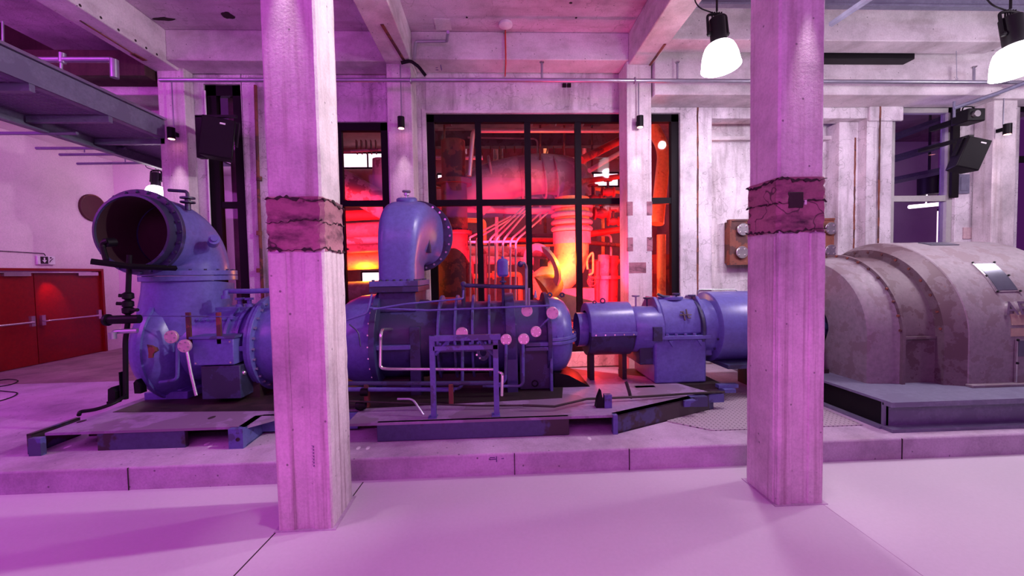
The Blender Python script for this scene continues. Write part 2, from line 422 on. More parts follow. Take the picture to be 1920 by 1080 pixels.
# tie holes along the lit face of the left beam
for px, py in ((150, 10), (189, 33), (222, 56), (254, 76), (274, 90), (294, 102)):
    p = atX(px, py, -5.74); struct('trim_%d' % k, MB().cyl((-5.75, p.y, p.z), (-5.736, p.y, p.z), .02, seg=8), 'spall'); k += 1
# paint patch on the ceiling
p = atZ(833, 48, 6.62); struct('trim_%d' % k, MB().box((p.x - .16, p.y - .2, 6.612), (p.x + .12, p.y + .12, 6.625)), 'beam'); k += 1

# --- rear wall with its openings (front face Y = 8.15)
WY = 8.15
wm = (X(801, WY, 330), X(1275, WY, 330)); wz = Zz(1040, 212, WY)
w2 = (X(556, WY, 330), X(729, WY, 330)); wz2 = Zz(690, 228, WY)
w1 = (X(388, WY, 330), X(459, WY, 330)); wz1 = Zz(420, 157, WY)
w3 = (X(1672, WY, 330), X(1792, WY, 330)); wz3 = 5.5
w4 = (X(1905, WY), 15.9)
nich = (X(1335, WY), X(1622, WY)); nz = Zz(1450, 222, WY)
SILL = .55
wl = MB()
def wbox(x0, x1, z0, z1, ya=WY, yb=WY + .32): wl.box((x0, ya, z0), (x1, yb, z1))
wbox(w1[1], w2[0], PZ, 6.1); wbox(w2[0], w2[1], wz2, 6.1); wbox(w2[1], wm[0], PZ, 6.15); wbox(wm[0], wm[1], wz, 6.15)
wbox(wm[1], nich[0], PZ, 6.1); wbox(nich[0], nich[1], nz, 6.1); wbox(nich[1], w3[0], PZ, 6.1); wbox(w3[1], w4[0], PZ, 6.1)
wbox(w2[0], w2[1], PZ, SILL); wbox(wm[0], wm[1], PZ, SILL); wbox(w3[0], w3[1], PZ, 1.0)
wbox(-6.0, w1[0], PZ, 6.1); wbox(w1[0], w1[1], wz1, 6.1)
wl.box((nich[0], WY + .55, PZ), (nich[1] + .05, WY + .7, nz + .1))
struct('wall_back', wl, 'wall', bevel=.012)
# broad pilaster lip near the right window, capital block
struct('trim_60', MB().box((X(1622, WY), WY - .06, Zz(1640, 228, WY)), (X(1684, WY), WY, 5.47)), 'wall', bevel=.02)
struct('trim_61', MB().box((nich[0] + .02, WY + .4, Zz(1400, 262, WY + .4)), (nich[1], WY + .56, Zz(1400, 258, WY + .4) + .03)), 'beam')
struct('trim_62', MB().box((nich[1] - .42, WY + .2, PZ), (nich[1], WY + .56, nz)), 'wall', bevel=.01)
# rusty expansion gaps
k = 63
for px, yt, yb, Y in ((1308, 186, 600, WY), (1649, 186, 480, WY - .06), (1603, 258, 470, WY + .2)):
    x = X(px, Y, 300); rr = random.Random(k); n = 26; zt = Zz(px, yt, Y); zb_ = Zz(px, yb, Y)
    L = [(x - .012 - .012 * rr.random(), Y - .004, zt + (zb_ - zt) * i / n) for i in range(n + 1)]
    R_ = [(x + .012 + .012 * rr.random(), Y - .004, zt + (zb_ - zt) * i / n) for i in range(n + 1)]
    struct('trim_%d' % k, MB().prism(L + R_[::-1], (0, .01, 0)), 'rust'); k += 1
# thin white reveal round the main window
struct('trim_70', MB().box((wm[0] - .07, WY - .015, PZ), (wm[0], WY, wz + .07)).box((wm[1], WY - .015, PZ), (wm[1] + .05, WY, wz + .07)).box((wm[0], WY - .015, wz), (wm[1], WY, wz + .05)), 'beam')

def window(n, x0, x1, z0, z1, mull, trans, fw=.15, mat='frame', mw=.12, d=.12, extra=None):
    Y = WY + .06
    root = bpy.data.objects.new('window_%d' % n, None); C.objects.link(root); root.location = ((x0 + x1) / 2, Y, z0); root['kind'] = 'structure'
    f = MB().box((x0, Y, z0), (x0 + fw, Y + d, z1)).box((x1 - fw, Y, z0), (x1, Y + d, z1)).box((x0, Y, z1 - fw), (x1, Y + d, z1)).box((x0, Y, z0), (x1, Y + d, z0 + fw))
    f.build('window_frame', mat, root)
    for x in mull: MB().box((x - mw / 2, Y + .01, z0 + fw), (x + mw / 2, Y + d - .01, z1 - fw)).build('mullion', mat, root)
    for z in trans: MB().box((x0 + fw, Y + .012, z - mw / 2), (x1 - fw, Y + d - .012, z + mw / 2)).build('transom', mat, root)
    xs = [x0 + fw] + list(mull) + [x1 - fw]; zs = [z0 + fw] + list(trans) + [z1 - fw]
    for i in range(len(xs) - 1):
        for j in range(len(zs) - 1):
            MB().box((xs[i] - .02, Y + .055, zs[j] - .02), (xs[i + 1] + .02, Y + .065, zs[j + 1] + .02)).build('glass_pane', 'glass', root)
    return root
zt = Zz(1040, 377, WY)
window(1, wm[0], wm[1], SILL, wz, [X(p, WY, 400) for p in (899, 992, 1087, 1185)], [zt])
window(2, w2[0], w2[1], SILL, wz2, [X(640, WY)], [Zz(690, 380, WY)])
window(3, w1[0], w1[1], PZ, wz1, [], [Zz(420, 383, WY)], fw=.2)
window(4, w3[0], w3[1], 1.0, wz3, [], [Zz(1725, 371, WY)], fw=.12, mat='greyframe')
window(5, w4[0], w4[1], 1.0, wz3, [12.2], [Zz(1910, 296, WY)], fw=.06)
struct('trim_71', MB().box((X(1779, WY), WY - .02, 3.6), (X(1792, WY), WY + .03, 5.5)), 'frame')

# --- rear room shell
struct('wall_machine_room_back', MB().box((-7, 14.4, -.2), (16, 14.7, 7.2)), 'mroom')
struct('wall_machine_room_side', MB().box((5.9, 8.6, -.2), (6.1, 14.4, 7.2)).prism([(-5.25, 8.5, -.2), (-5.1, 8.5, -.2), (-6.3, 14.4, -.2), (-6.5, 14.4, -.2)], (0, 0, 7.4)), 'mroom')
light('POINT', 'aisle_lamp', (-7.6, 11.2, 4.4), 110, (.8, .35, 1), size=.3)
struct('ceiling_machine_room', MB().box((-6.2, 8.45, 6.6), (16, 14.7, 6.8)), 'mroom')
kk = 6
def bandwin(x0, x1, z0, z1, Y=14.36):
    global kk
    r = bpy.data.objects.new('window_%d' % kk, None); C.objects.link(r); r.location = ((x0 + x1) / 2, Y, z0); r['kind'] = 'structure'; kk += 1
    n = max(1, int((x1 - x0) / .9)); fm = MB()
    for i in range(n + 1):
        x = x0 + (x1 - x0) * i / n; fm.box((x - .025, Y - .03, z0), (x + .025, Y, z1))
    fm.box((x0, Y - .03, z0 - .04), (x1, Y, z0 + .02)).box((x0, Y - .03, z1 - .02), (x1, Y, z1 + .04)).build('window_frame', 'frame', r)
    MB().box((x0, Y - .004, z0), (x1, Y + .03, z1)).build('glass_pane', 'sky', r)
bandwin(-1.9, 5.4, 5.2, 5.65); bandwin(-5.2, -2.4, 5.9, 6.4); bandwin(-4.6, -3.4, 1.3, 2.3)
bandwin(X(436, 14.3), X(456, 14.3), .5, Zz(445, 430, 14.3)); bandwin(X(1690, 14.3), X(1715, 14.3), 1.2, 4.4); bandwin(X(1752, 14.3), X(1772, 14.3), 1.2, 4.2)

# ================================================================== COLUMNS
def fg_column(x0, x1, y0, y1, zb0, zb1, label, seed):
    t = thing('concrete_column', label, 'column', ((x0 + x1) / 2, (y0 + y1) / 2, 0), 'board marked columns standing in the front row')
    def octo(xa, xb, ya, yb, c): return [(xa + c, ya), (xb - c, ya), (xb, ya + c), (xb, yb - c), (xb - c, yb), (xa + c, yb), (xa, yb - c), (xa, ya + c)]
    def shaft(xa, xb, ya, yb, c, z0, z1, n, jit, sd):
        rr = random.Random(sd); mb = MB(); o = octo(xa, xb, ya, yb, c); vs = []; fs = []
        # subdivide each side so the faces can wobble like cast concrete
        loop = []
        for i in range(8):
            p, q = o[i], o[(i + 1) % 8]; s = 6 if i % 2 == 0 else 1
            for j in range(s): loop.append((p[0] + (q[0] - p[0]) * j / s, p[1] + (q[1] - p[1]) * j / s))
        m_ = len(loop)
        for i in range(n + 1):
            z = z0 + (z1 - z0) * i / n
            for x, y in loop: vs.append((x + rr.uniform(-jit, jit), y + rr.uniform(-jit, jit), z))
        for i in range(n):
            for j in range(m_): fs.append((i * m_ + j, i * m_ + (j + 1) % m_, (i + 1) * m_ + (j + 1) % m_, (i + 1) * m_ + j))
        fs += [tuple(range(m_))[::-1], tuple(range(n * m_, (n + 1) * m_))]
        return mb.add(vs, fs)
    shaft(x0 + .01, x1 - .01, y0 + .01, y1 - .01, .018, zb1, 6.62, 30, .0018, seed).build('upper_shaft', 'col', t)
    shaft(x0, x1, y0, y1, .012, 0, zb0, 24, .0025, seed + 1).build('lower_shaft', 'col_low', t)
    b = shaft(x0 - .006, x1 + .006, y0 - .006, y1 + .006, .03, zb0 - .015, zb1 + .015, 14, .009, seed + 2).build('joint_band', 'band', t, label='broken, sooty brick red band around the column, red glow put into its colour')
    rj = random.Random(seed + 77)
    for zc in (zb0, zb1 - .01, (zb0 * .45 + zb1 * .55)):
        for side in (0, 1):
            top_ = []; bot_ = []
            for i in range(19):
                f = i / 18; z = zc + rj.uniform(-.012, .012) + .012 * math.sin(f * 5 + seed * zc); h = max(.0015, rj.uniform(-.012, .018)) * (1 if zc != (zb0 * .45 + zb1 * .55) else .45)
                p = (x0 + (x1 - x0) * f, y0 - .016) if side == 0 else ((x1 + .016) if x0 < 0 else (x0 - .016), y0 + (y1 - y0) * f)
                top_.append((*p, z + h)); bot_.append((*p, z - h))
            MB().prism(top_ + bot_[::-1], (0, .02, 0) if side == 0 else ((-.02 if x0 < 0 else .02), 0, 0)).build('crack', 'spall', b)
    # raised formwork boards left by the casting on the lower shaft (front)
    wd = x1 - x0
    for (f0, f1) in ((.0, .33), (.64, 1.0)):
        shaft(x0 + wd * f0 + .004, x0 + wd * f1 - .004, y0 - .014, y0 + .02, .01, .0, zb0 - .03, 18, .002, seed + int(f0 * 10) + 3).build('board_strip', 'col_low', t)
    shaft(x0 - .012, x0 + .03, y0 + .03, y1 - .03, .008, 0, zb0 - .05, 14, .002, seed + 9).build('board_strip', 'col_low', t)
    MB().box((x0 - .03, y0 - .03, 0), (x1 + .03, y1 + .03, .006)).build('floor_gasket', 'kerb', t)
    return t
zb1 = Zz(545, 372, 3.52); zb0 = Zz(545, 468, 3.52)
ca = fg_column(-1.905, -1.44, 3.52, 3.99, zb0, zb1, 'concrete column in front of the compressor, left one of the front pair, right face washed white', 11)
zb1 = Zz(1500, 335, 3.57); zb0 = Zz(1500, 432, 3.57)
cb = fg_column(2.575, 3.02, 3.57, 4.02, zb0, zb1, 'concrete column in front of the motor shaft, right one of the front pair, black sooty patch on its band', 51)
MB().box((2.66, 3.553, zb0 + .2), (2.80, 3.57, zb1 - .12)).build('soot_patch', 'spall', cb, bevel=.01)
MB().box((2.81, 3.55, zb0 + .23), (2.825, 3.567, zb0 + .27)).build('label_chip', 'white', cb)
# marker scribble on the left column
s = MB()
rr = random.Random(3)
for i in range(7):
    z = Zz(584, 836 + i * 6, 3.5); x = X(587, 3.5, 850)
    s.tube([(x - .012, 3.504, z), (x + .01, 3.504, z - .006), (x - .006, 3.504, z - .014), (x + .01, 3.504, z - .018)], .0016, .004, 5)
s.build('marker_scribble', 'ink', ca)
def rear_column(x0, x1, y0, y1, label, cracked=False, top=6.12):
    t = thing('concrete_pillar', label, 'column', ((x0 + x1) / 2, (y0 + y1) / 2, PZ), 'square columns in the rear row')
    MB().box((x0, y0, PZ), (x1, y1, top)).build('shaft', 'col', t, bevel=.014)
    if cracked:
        for py in (388, 455):
            z = Zz(1200, py, y0)
            for xa, xb in ((x0 - .004, x0 + .1), (x1 - .1, x1 + .004)):
                MB().box((xa, y0 - .006, z - .16), (xb, y0 + .05, z + .1)).build('spalled_corner', 'band', t)
        MB().box((x0 + .02, y0 - .003, Zz(1200, 512, y0)), (x1 - .12, y0 + .02, Zz(1200, 492, y0))).build('spalled_corner', 'band', t)
    return t
rear_column(X(302, 7.9, 300), X(352, 7.9, 300), 7.9, 8.14, 'concrete column in the back row behind the big open pipe elbow')
rear_column(X(729, 7.65, 300), X(775, 7.65, 300), 7.65, 8.14, 'concrete column in the back row rising behind the purple hood, at the left edge of the glowing window')
rear_column(X(1176, 7.65, 300), X(1222, 7.65, 300), 7.65, 8.14, 'concrete column in the back row in front of the right end of the glowing window, cracked at mid height', True)
rear_column(X(1861, 7.8, 320), X(1905, 7.8, 320), 7.8, 8.14, 'white lit concrete column at the right side of the picture behind the generator', top=5.5)

# ================================================================== CEILING SERVICES
pz = Zz(1000, 151, 7.3)
sm = thing('sprinkler_main', 'long galvanised pipe running across the whole hall under the rear cross beam', 'pipe', at(960, 150, 7.3))
MB().sweep([at(300, 150, 7.3), at(960, 150, 7.3), at(1920, 155, 7.3) + Vector((1.5, 0, 0))], .035, 12).build('pipe', 'galv', sm)
for px in (770, 1190, 1500): MB().torus(at(px, 151, 7.3), (1, 0, 0), .045, .012, 16, 6).build('pipe_ring', 'galv', sm)
t = thing('sprinkler_branch', 'galvanised pipe with three droppers hanging over the catwalk at top left', 'pipe', at(120, 112, 6.6))
MB().tube([at(-30, 112, 6.6), at(212, 112, 6.6), at(215, 143, 6.6)], .04, .05).build('pipe', 'galv', t)
MB().cyl(at(115, 115, 6.6), at(115, 165, 6.6), .02, seg=10).build('dropper', 'galv', t)
MB().cyl(at(5, 40, 6.6), at(6, 120, 6.6), .015, seg=10).build('hanger_rod', 'galv', t)
MB().cyl(at(117, 100, 6.6), at(117, 118, 6.6), .045, seg=12).build('valve_body', 'galv', t)
MB().cyl(at(214, 112, 6.6), at(215, 146, 6.6), .055, seg=12).build('coupling', 'galv', t)
for (px, py, py2) in ((1016, 118, 150), (1270, 118, 148), (1826, 127, 152)):
    h_ = MB().cyl(at(px, py2, 7.3), at(px, py, 7.3), .02, seg=8).build('sprinkler_head', 'galv', sm)
    MB().lathe(at(px, py, 7.3), (0, 0, 1), [(0, .03), (.01, .045), (.02, .045), (.02, .0001)], 12).build('deflector', 'chrome', h_)
# rose and vertical conduit on the middle ceiling bay
t = thing('ceiling_conduit', 'thin conduit with a round ceiling rose above the glowing window', 'conduit', at(948, 45, 5.9))
p = atZ(948, 44, 6.62)
MB().lathe(p, (0, 0, -1), [(0, .12), (.04, .12), (.07, .07), (.07, .0001)], 20).build('ceiling_rose', 'white', t)
MB().tube([p - Vector((0, 0, .03)), Vector((p.x, 7.6, 6.58)), Vector((p.x, 7.58, 6.1)), Vector((p.x, 7.62, 6.06)), Vector((p.x, 8.1, 6.05))], .014, .03, 8).build('conduit_pipe', 'redpaint', t)
t = thing('bent_conduit', 'grey bent conduit beside the top of the middle rear column', 'conduit', at(780, 80, 7.5))
MB().tube([at(840, 60, 7.1), at(838, 77, 7.5), at(779, 78, 7.5), at(777, 112, 7.5)], .028, .04, 8).build('pipe', 'galv', t)
MB().tube([at(752, 118, 7.5), at(770, 114, 7.5), at(785, 125, 7.5), at(798, 142, 7.55)], .03, .05, 8).build('flex_pipe', 'black', t)
t = thing('wall_socket', 'pair of small black sockets on the lintel above the glowing window', 'socket', at(1062, 160, WY - .03))
for px in (1058, 1067): MB().cbox(at(px, 160, WY - .02), (.075, .04, .07)).build('socket_box', 'black', t)
# steel rail at the top right and a low rail over the right window
solo('ceiling_rail', MB().sweep([at(1560, 44, 5.2), at(1640, -10, 4.2)], .04, 6), 'steelpaint', 'dark diagonal steel rail at the top edge right of the right front column', 'rail')
t = thing('cable_rail', 'grey steel rail slanting above the tilted loudspeaker on the right', 'rail', at(1840, 180, 7.3))
MB().sweep([at(1788, 203, 7.45), at(1870, 175, 7.2), at(1935, 150, 7.0)], .035, 6).build('rail', 'steelpaint', t)
MB().cyl(at(1789, 190, 7.45), at(1789, 220, 7.45), .02, seg=8).build('hanger', 'steelpaint', t)
solo('steel_joist', MB().box((3.1, 6.4, 6.58), (9.0, 6.5, 6.61)).box((3.1, 6.44, 6.40), (9.0, 6.46, 6.58)).box((3.1, 6.4, 6.37), (9.0, 6.5, 6.40)), 'steelpaint', 'dark steel joist along the top edge at the right', 'joist')
p0 = at(1557, 98, 7.5); p1 = at(1697, 120, 7.5)
solo('opening_dark_box', MB().box((p0.x - 1.2, 7.32, p1.z), (p1.x, 7.54, p0.z)), 'black', 'long black box added as the dark of the ceiling opening at the right', 'duct', bevel=.01)  # black box stands in for the darkness of the opening
t = thing('hanging_wire', 'thin wire hanging from the beam at the right of the right front column', 'wire', at(1793, 120, 7.2))
MB().cyl(at(1793, 92, 7.2), at(1794, 146, 7.25), .006, seg=6).build('wire', 'galv', t)
MB().torus(at(1794, 148, 7.25), (0, 1, 0), .02, .005, 12, 6).build('hook', 'galv', t)

# ---- catwalk at top left
CX = (-6.35, -7.3); cz = 4.78
t = thing('steel_catwalk', 'grey steel catwalk of two channel girders and grating under the ceiling at top left', 'catwalk', (-6.8, 6, cz))
def channel(x, s, z0, z1, ya, yb):
    return MB().box((x - .012, ya, z0), (x + .012, yb, z1)).box((x, ya, z1 - .03), (x + s * .11, yb, z1)).box((x, ya, z0), (x + s * .11, yb, z0 + .03))
channel(-6.05, -1, 4.80, 5.12, 2.5, 8.6).build('girder', 'steelpaint', t)
channel(-7.35, 1, 4.62, 4.95, 2.5, 10.4).build('girder', 'steelpaint', t)
MB().box((-6.12, 2.5, 5.13), (-6.0, 8.6, 5.17)).build('toe_rail', 'galv', t)
g = MB()
for i in range(150):
    y = 2.5 + i * .05; g.box((-7.33, y, 4.82), (-6.1, y + .012, 4.86))
for i in range(12):
    x = -7.33 + i * .11; g.box((x, 2.5, 4.825), (x + .012, 10, 4.855))
g.build('grating', 'grate', t)
for y in (4.6, 5.7, 6.8, 7.9): MB().box((-7.3, y, 4.7), (-6.05, y + .07, 4.8)).build('cross_bar', 'steelpaint', t)
for i, (a, b_, Y, z) in enumerate((((-20, 250), (145, 250), 7.1, 0), ((68, 278), (235, 278), 8.4, 0), ((112, 290), (265, 289), 9.0, 0), ((145, 307), (305, 305), 9.8, 0))):
    solo('support_bar', MB().sweep([at(*a, Y), at(*b_, Y)], .028, 8).cyl((at(a[0] + 90, a[1], Y).x, Y, at(a[0] + 90, a[1], Y).z), (at(a[0] + 90, a[1], Y).x, Y, 5.56 if i > 1 else 4.7), .01, seg=6), 'steelpaint', ('bar under the catwalk nearest the left picture edge', 'second bar under the catwalk, its end cut in mid air above the round wall disc', 'third bar under the catwalk, just below the second', 'lowest of the bars under the catwalk, reaching the left rear column')[i], 'bar', 'steel bars below the catwalk')
# spots on rear columns
spg = 'small black downlights on the rear columns'
for (px, py, Y, lab, top) in ((321, 250, 7.83, 'small black downlight on the left rear column beside the loudspeaker', 152), (752, 230, 7.58, 'small black downlight on the middle rear column left of the glowing window', 122), (1200, 228, 7.58, 'small black downlight on the cracked rear column right of the glowing window', 152), (1889, 242, 7.68, 'small black downlight on the white column at the right edge', 185)):
    p = at(px, py, Y - .09)
    t = thing('spot_light', lab, 'lamp', p, spg)
    MB().cyl(p + Vector((0, 0, -.1)), p + Vector((0, 0, .1)), .062, seg=18).build('housing', 'black', t)
    MB().lathe(p + Vector((0, 0, -.106)), (0, 0, 1), [(0, .0001), (0, .05), (.005, .05)], 18).build('lens', 'lamp_s', t)
    MB().box((p.x - .02, p.y + .05, p.z - .02), (p.x + .02, p.y + .17, p.z + .05)).build('bracket', 'black', t)
    MB().cyl(p + Vector((0, .07, .1)), Vector((p.x, p.y + .07, Zz(px, top, Y))), .011, seg=6).build('conduit', 'galv', t)
    light('SPOT', 'downlight', p + Vector((0, -.01, -.12)), 95, (1, .72, .85), p + Vector((0, .06, -2.5)), .02, spot=42, blend=.9)
light('SPOT', 'downlight', (-1.69, 3.40, 5.3), 230, (1, .8, .92), (-1.69, 3.50, 2.4), .02, spot=22, blend=.9)
light('SPOT', 'downlight', (2.84, 3.45, 5.0), 200, (1, .8, .92), (2.84, 3.55, 2.4), .02, spot=22, blend=.9)

# pendant lamps
def pendant(c, R, label, power=300, tilt=0):
    t = thing('pendant_lamp', label, 'lamp', c, None)
    prof = [(0, .42), (.05, .6), (.14, .72), (.3, .82), (.5, .9), (.72, .95), (.86, .97), (.9, 1.0), (.93, 1.0)]
    H = R * 1.42
    ax = Vector((math.sin(tilt), -.08, -math.cos(tilt)))
    top = Vector(c) - ax * (H * .5)
    MB().lathe(top, ax, [(0, .0001)] + [(d * H, r * R) for d, r in prof] + [(.9 * H, .96 * R), (.5 * H, .86 * R), (.1 * H, .6 * R)], 40).build('shade', 'lamp', t)
    MB().lathe(top, -ax, [(0, .0001), (0, .41 * R), (1.35 * R, .41 * R), (1.4 * R, .36 * R), (1.4 * R, .0001)], 28).build('gear_housing', 'black', t)
    hb = top - ax * 1.4 * R; yk = MB()
    for s in (-1, 1):
        yk.tube([top - ax * .55 * R + Vector((s * .55 * R, 0, 0)), top - ax * 1.6 * R + Vector((s * .52 * R, 0, 0)), top - ax * 1.68 * R], .018, .04, 8)
        yk.ball(top - ax * .55 * R + Vector((s * .5 * R, 0, 0)), .035, 8)
    yk.build('yoke', 'black', t)
    for i in range(5):
        x = (i - 2) * .13 * R; MB().cyl(hb + Vector((x, 0, -.02)), hb + Vector((x, 0, .09)), .01, seg=6).build('cooling_pin', 'black', t)
    MB().tube([hb + Vector((0, 0, .06)), hb + Vector((-.25, 0, .14)), hb + Vector((-.3, .05, .3)), hb + Vector((-.05, .1, .5))], .009, .1, 6).build('cable', 'black', t)
    MB().cyl(hb + Vector((0, 0, .1)), hb + Vector((0, 0, .95)), .014, seg=8).build('suspension_rod', 'black', t)
    light('POINT', 'pendant_light', Vector(c) + ax * (H * .62), power, (1, .84, 1), size=.12)
pendant(at(1350, 106, 5.5), .25, 'white glowing bell pendant lamp hanging left of the right front column', tilt=.04)
pendant(at(1908, 112, 4.9), .262, 'white glowing bell pendant lamp cut by the right picture edge', tilt=.1)
p = at(292, 362, 11.0)
pendant(p, .25, 'far pendant lamp glowing behind the top of the open pipe elbow', 6)

# loudspeakers
def speaker(c, label, size, rz, rx, arm):
    t = thing('loudspeaker', label, 'loudspeaker', c)
    w_, d_, h_ = size
    mt = Matrix.Translation(Vector(c)) @ Matrix.Rotation(rz, 4, 'Z') @ Matrix.Rotation(rx, 4, 'Y') 
    def tr(mb): mb.v = [mt @ v for v in mb.v]; return mb
    tr(MB().prism([(-w_ / 2, -d_ / 2, -h_ / 2), (w_ / 2, -d_ / 2, -h_ / 2), (w_ * .36, d_ / 2, -h_ / 2), (-w_ * .36, d_ / 2, -h_ / 2)], (0, 0, h_))).build('cabinet', 'black', t, bevel=.015)
    tr(MB().box((-w_ * .46, -d_ / 2 - .012, -h_ * .47), (w_ * .46, -d_ / 2, h_ * .47))).build('grille', 'black', t)
    tr(MB().box((.02, -d_ / 2 - .016, h_ * .34), (.1, -d_ / 2 - .01, h_ * .38))).build('badge', 'white', t)
    tr(MB().box((-w_ * .52, -.05, h_ * .5), (w_ * .52, .05, h_ * .53)).box((-w_ * .54, -.05, -h_ * .1), (-w_ * .5, .05, h_ * .53)).box((w_ * .5, -.05, -h_ * .1), (w_ * .54, .05, h_ * .53))).build('yoke', 'black', t)
    MB().box(*arm).build('wall_arm', 'black', t)
    return t
c = at(412, 262, 7.45)
speaker(c, 'black loudspeaker on a bracket beside the left rear column', (.5, .3, .68), .35, .12, ((c.x - .40, 7.6, c.z + .3), (c.x - .32, 8.16, c.z + .40)))
solo('speaker_bracket', MB().box((c.x - .42, 7.47, c.z - .3), (c.x - .30, 7.59, c.z + .42)).box((c.x - .42, 7.47, c.z + .40), (c.x + .28, 7.53, c.z + .44)), 'black', 'black upright bracket plate left of the left loudspeaker', 'bracket')
c = at(1812, 292, 7.2)
speaker(c, 'black loudspeaker tilted to the left, hanging beside the white column on the right', (.36, .34, .56), -.3, .34, ((c.x + .1, 7.25, c.z + .34), (c.x + .2, 8.16, c.z + .40)))
c = at(1815, 220, 7.5)
t = thing('projector', 'small black fixture mounted above the right loudspeaker', 'lamp', c)
MB().cbox(c, (.34, .3, .24)).build('body', 'black', t, bevel=.02); MB().box((c.x - .04, c.y + .1, c.z - .05), (c.x + .04, 8.16, c.z + .05)).build('wall_arm', 'black', t); MB().cyl(c + Vector((-.05, -.15, 0)), c + Vector((-.05, -.2, 0)), .06).build('lens', 'chrome', t)
MB().tube([c + Vector((-.13, 0, .1)), c + Vector((-.1, 0, .2)), c + Vector((.1, 0, .2)), c + Vector((.13, 0, .1))], .012, .04, 6).build('handle', 'black', t)

# ---- things on the left wall
p = atX(172, 390, LX)
t = thing('wall_disc', 'round dark red disc on the pink wall left of the open pipe', 'disc', p)
MB().lathe((LX, p.y, p.z), (1, 0, 0), [(0, .36), (.05, .36), (.06, .33), (.06, .0001)], 32).build('cover', 'darkred', t)
MB().torus((LX + .05, p.y, p.z), (1, 0, 0), .34, .015, 32, 6).build('rim', 'rust', t)
p = atX(84, 488, LX)
t = thing('exit_sign', 'small emergency exit sign with a down arrow above the red door', 'sign', p)
MB().box((LX, p.y - .19, p.z - .1), (LX + .04, p.y + .19, p.z + .1)).build('sign_box', 'white', t)
MB().box((LX + .04, p.y - .13, p.z - .085), (LX + .046, p.y + .03, p.z + .085)).build('dark_field', 'spall', t)
yy = p.y - .05
MB().prism([(LX + .046, yy - .015, p.z + .06), (LX + .046, yy + .015, p.z + .06), (LX + .046, yy + .015, p.z), (LX + .046, yy + .05, p.z), (LX + .046, yy, p.z - .06), (LX + .046, yy - .05, p.z), (LX + .046, yy - .015, p.z)], (.004, 0, 0)).build('arrow', 'white', t)
MB().tube([(LX + .045, p.y + .06, p.z - .05), (LX + .045, p.y + .09, p.z), (LX + .045, p.y + .14, p.z + .04)], .008, .02, 6).ball((LX + .045, p.y + .09, p.z + .06), .018, 8).build('running_figure', 'spall', t)
MB().tube([(LX + .02, p.y, p.z + .1), (LX + .02, p.y - .02, p.z + .16), (LX + .02, p.y - 2.4, p.z + .2)], .008, .03, 6).build('cable', 'black', t)
solo('floor_cable', MB().tube([atZ(-40, 722, PZ + .01), atZ(12, 710, PZ + .01), atZ(38, 713, PZ + .01), atZ(20, 722, PZ + .01), atZ(-30, 728, PZ + .01), atZ(0, 733, PZ + .01), atZ(37, 736, PZ + .01), atZ(20, 746, PZ + .01), atZ(-20, 757, PZ + .01)], .009, .4, 6), 'black', 'thin black cable looping on the floor in front of the red door', 'cable')
x = X(481, 8.05)
t = thing('rusty_downpipe', 'thin rusty pipe running down the wall just left of the left front column', 'pipe', (x, 8.1, PZ))
MB().tube([(X(479, 8.08, 160), 8.08, Zz(479, 160, 8.08)), (X(485, 8.08, 370), 8.08, Zz(485, 370, 8.08)), (X(494, 8.08, 600), 8.08, Zz(494, 600, 8.08)), (X(495, 8.08, 600), 8.08, PZ)], .03, .05, 8).build('pipe', 'rust', t)
for py in (335, 437, 507): MB().cyl(at(486, py - 4, 8.08), at(486, py + 4, 8.08), .05, seg=10).build('collar', 'rust', t)
# white conduit beside the left column
solo('white_conduit', MB().sweep([at(384, 170, 8.135), at(396, 460, 8.135), at(398, 560, 8.135)], .016, 8), 'white', 'thin white conduit on the wall to the right of the left rear column', 'conduit')
# rusty switch niche on rear wall with round flanges
Yn = WY + .3; p0 = at(1371, 415, Yn); p1 = at(1566, 490, Yn)
t = thing('wall_box', 'rusty iron wall box half hidden behind the right front column', 'box', ((p0.x + p1.x) / 2, Yn, p1.z))
MB().box((p0.x, Yn, p1.z), (p1.x, Yn + .25, p0.z)).build('housing', 'rust', t)
MB().box((p0.x - .04, Yn - .02, p0.z), (p1.x + .04, Yn + .1, p0.z + .04)).box((p0.x - .04, Yn - .02, p1.z - .04), (p1.x + .04, Yn + .1, p1.z)).box((p0.x - .04, Yn - .02, p1.z), (p0.x, Yn + .1, p0.z)).box((p1.x, Yn - .02, p1.z), (p1.x + .04, Yn + .1, p0.z)).build('rim', 'rust', t)
def blank_flange(parent, c, R, ax=(0, -1, 0), n=4, mat='flange', stem=True, a0=PI / 4):
    c = Vector(c); ax = Vector(ax).normalized()
    f = MB().lathe(c, ax, [(-.03, R * .6), (-.03, R), (0, R), (.004, R * .96), (.004, .0001)], 28).build('blank_flange', mat, parent, label='pinkish round bolted flange')
    bolts(f, [q + ax * .004 for q in ring(c, ax, R * .68, n, a0)], ax, R * .15, R * .14, 'chrome', 'bolt')
    return f
for px, py in ((1394, 430), (1392, 473), (1559, 428), (1559, 470)): blank_flange(t, at(px, py, Yn - .06), .13, mat='chrome')
# thin hand rail in front of rear wall near motor
solo('small_rail', MB().tube([at(1309, 590, 8.13), at(1309, 543, 8.13), at(1380, 543, 8.13), at(1385, 552, 8.13)], .014, .04, 8), 'galv', 'thin bent steel rail on the wall above the motor side cylinder', 'rail')
p = at(1800, 345, WY - .02)
solo('wall_sign', MB().box((p.x - .03, WY - .03, p.z - .2), (p.x + .2, WY, p.z + .2)).box((p.x, WY - .04, p.z - .14), (p.x + .15, WY - .03, p.z + .14)), 'steelpaint', 'pale framed sign on the purple wall below the right loudspeaker', 'sign')
p = at(1830, 437, WY)
solo('wall_patch', MB().box((p.x - .3, WY - .02, p.z - .12), (p.x + .28, WY, p.z + .12)), 'duct', 'rectangular darker board on the wall between the window and the white column', 'board')
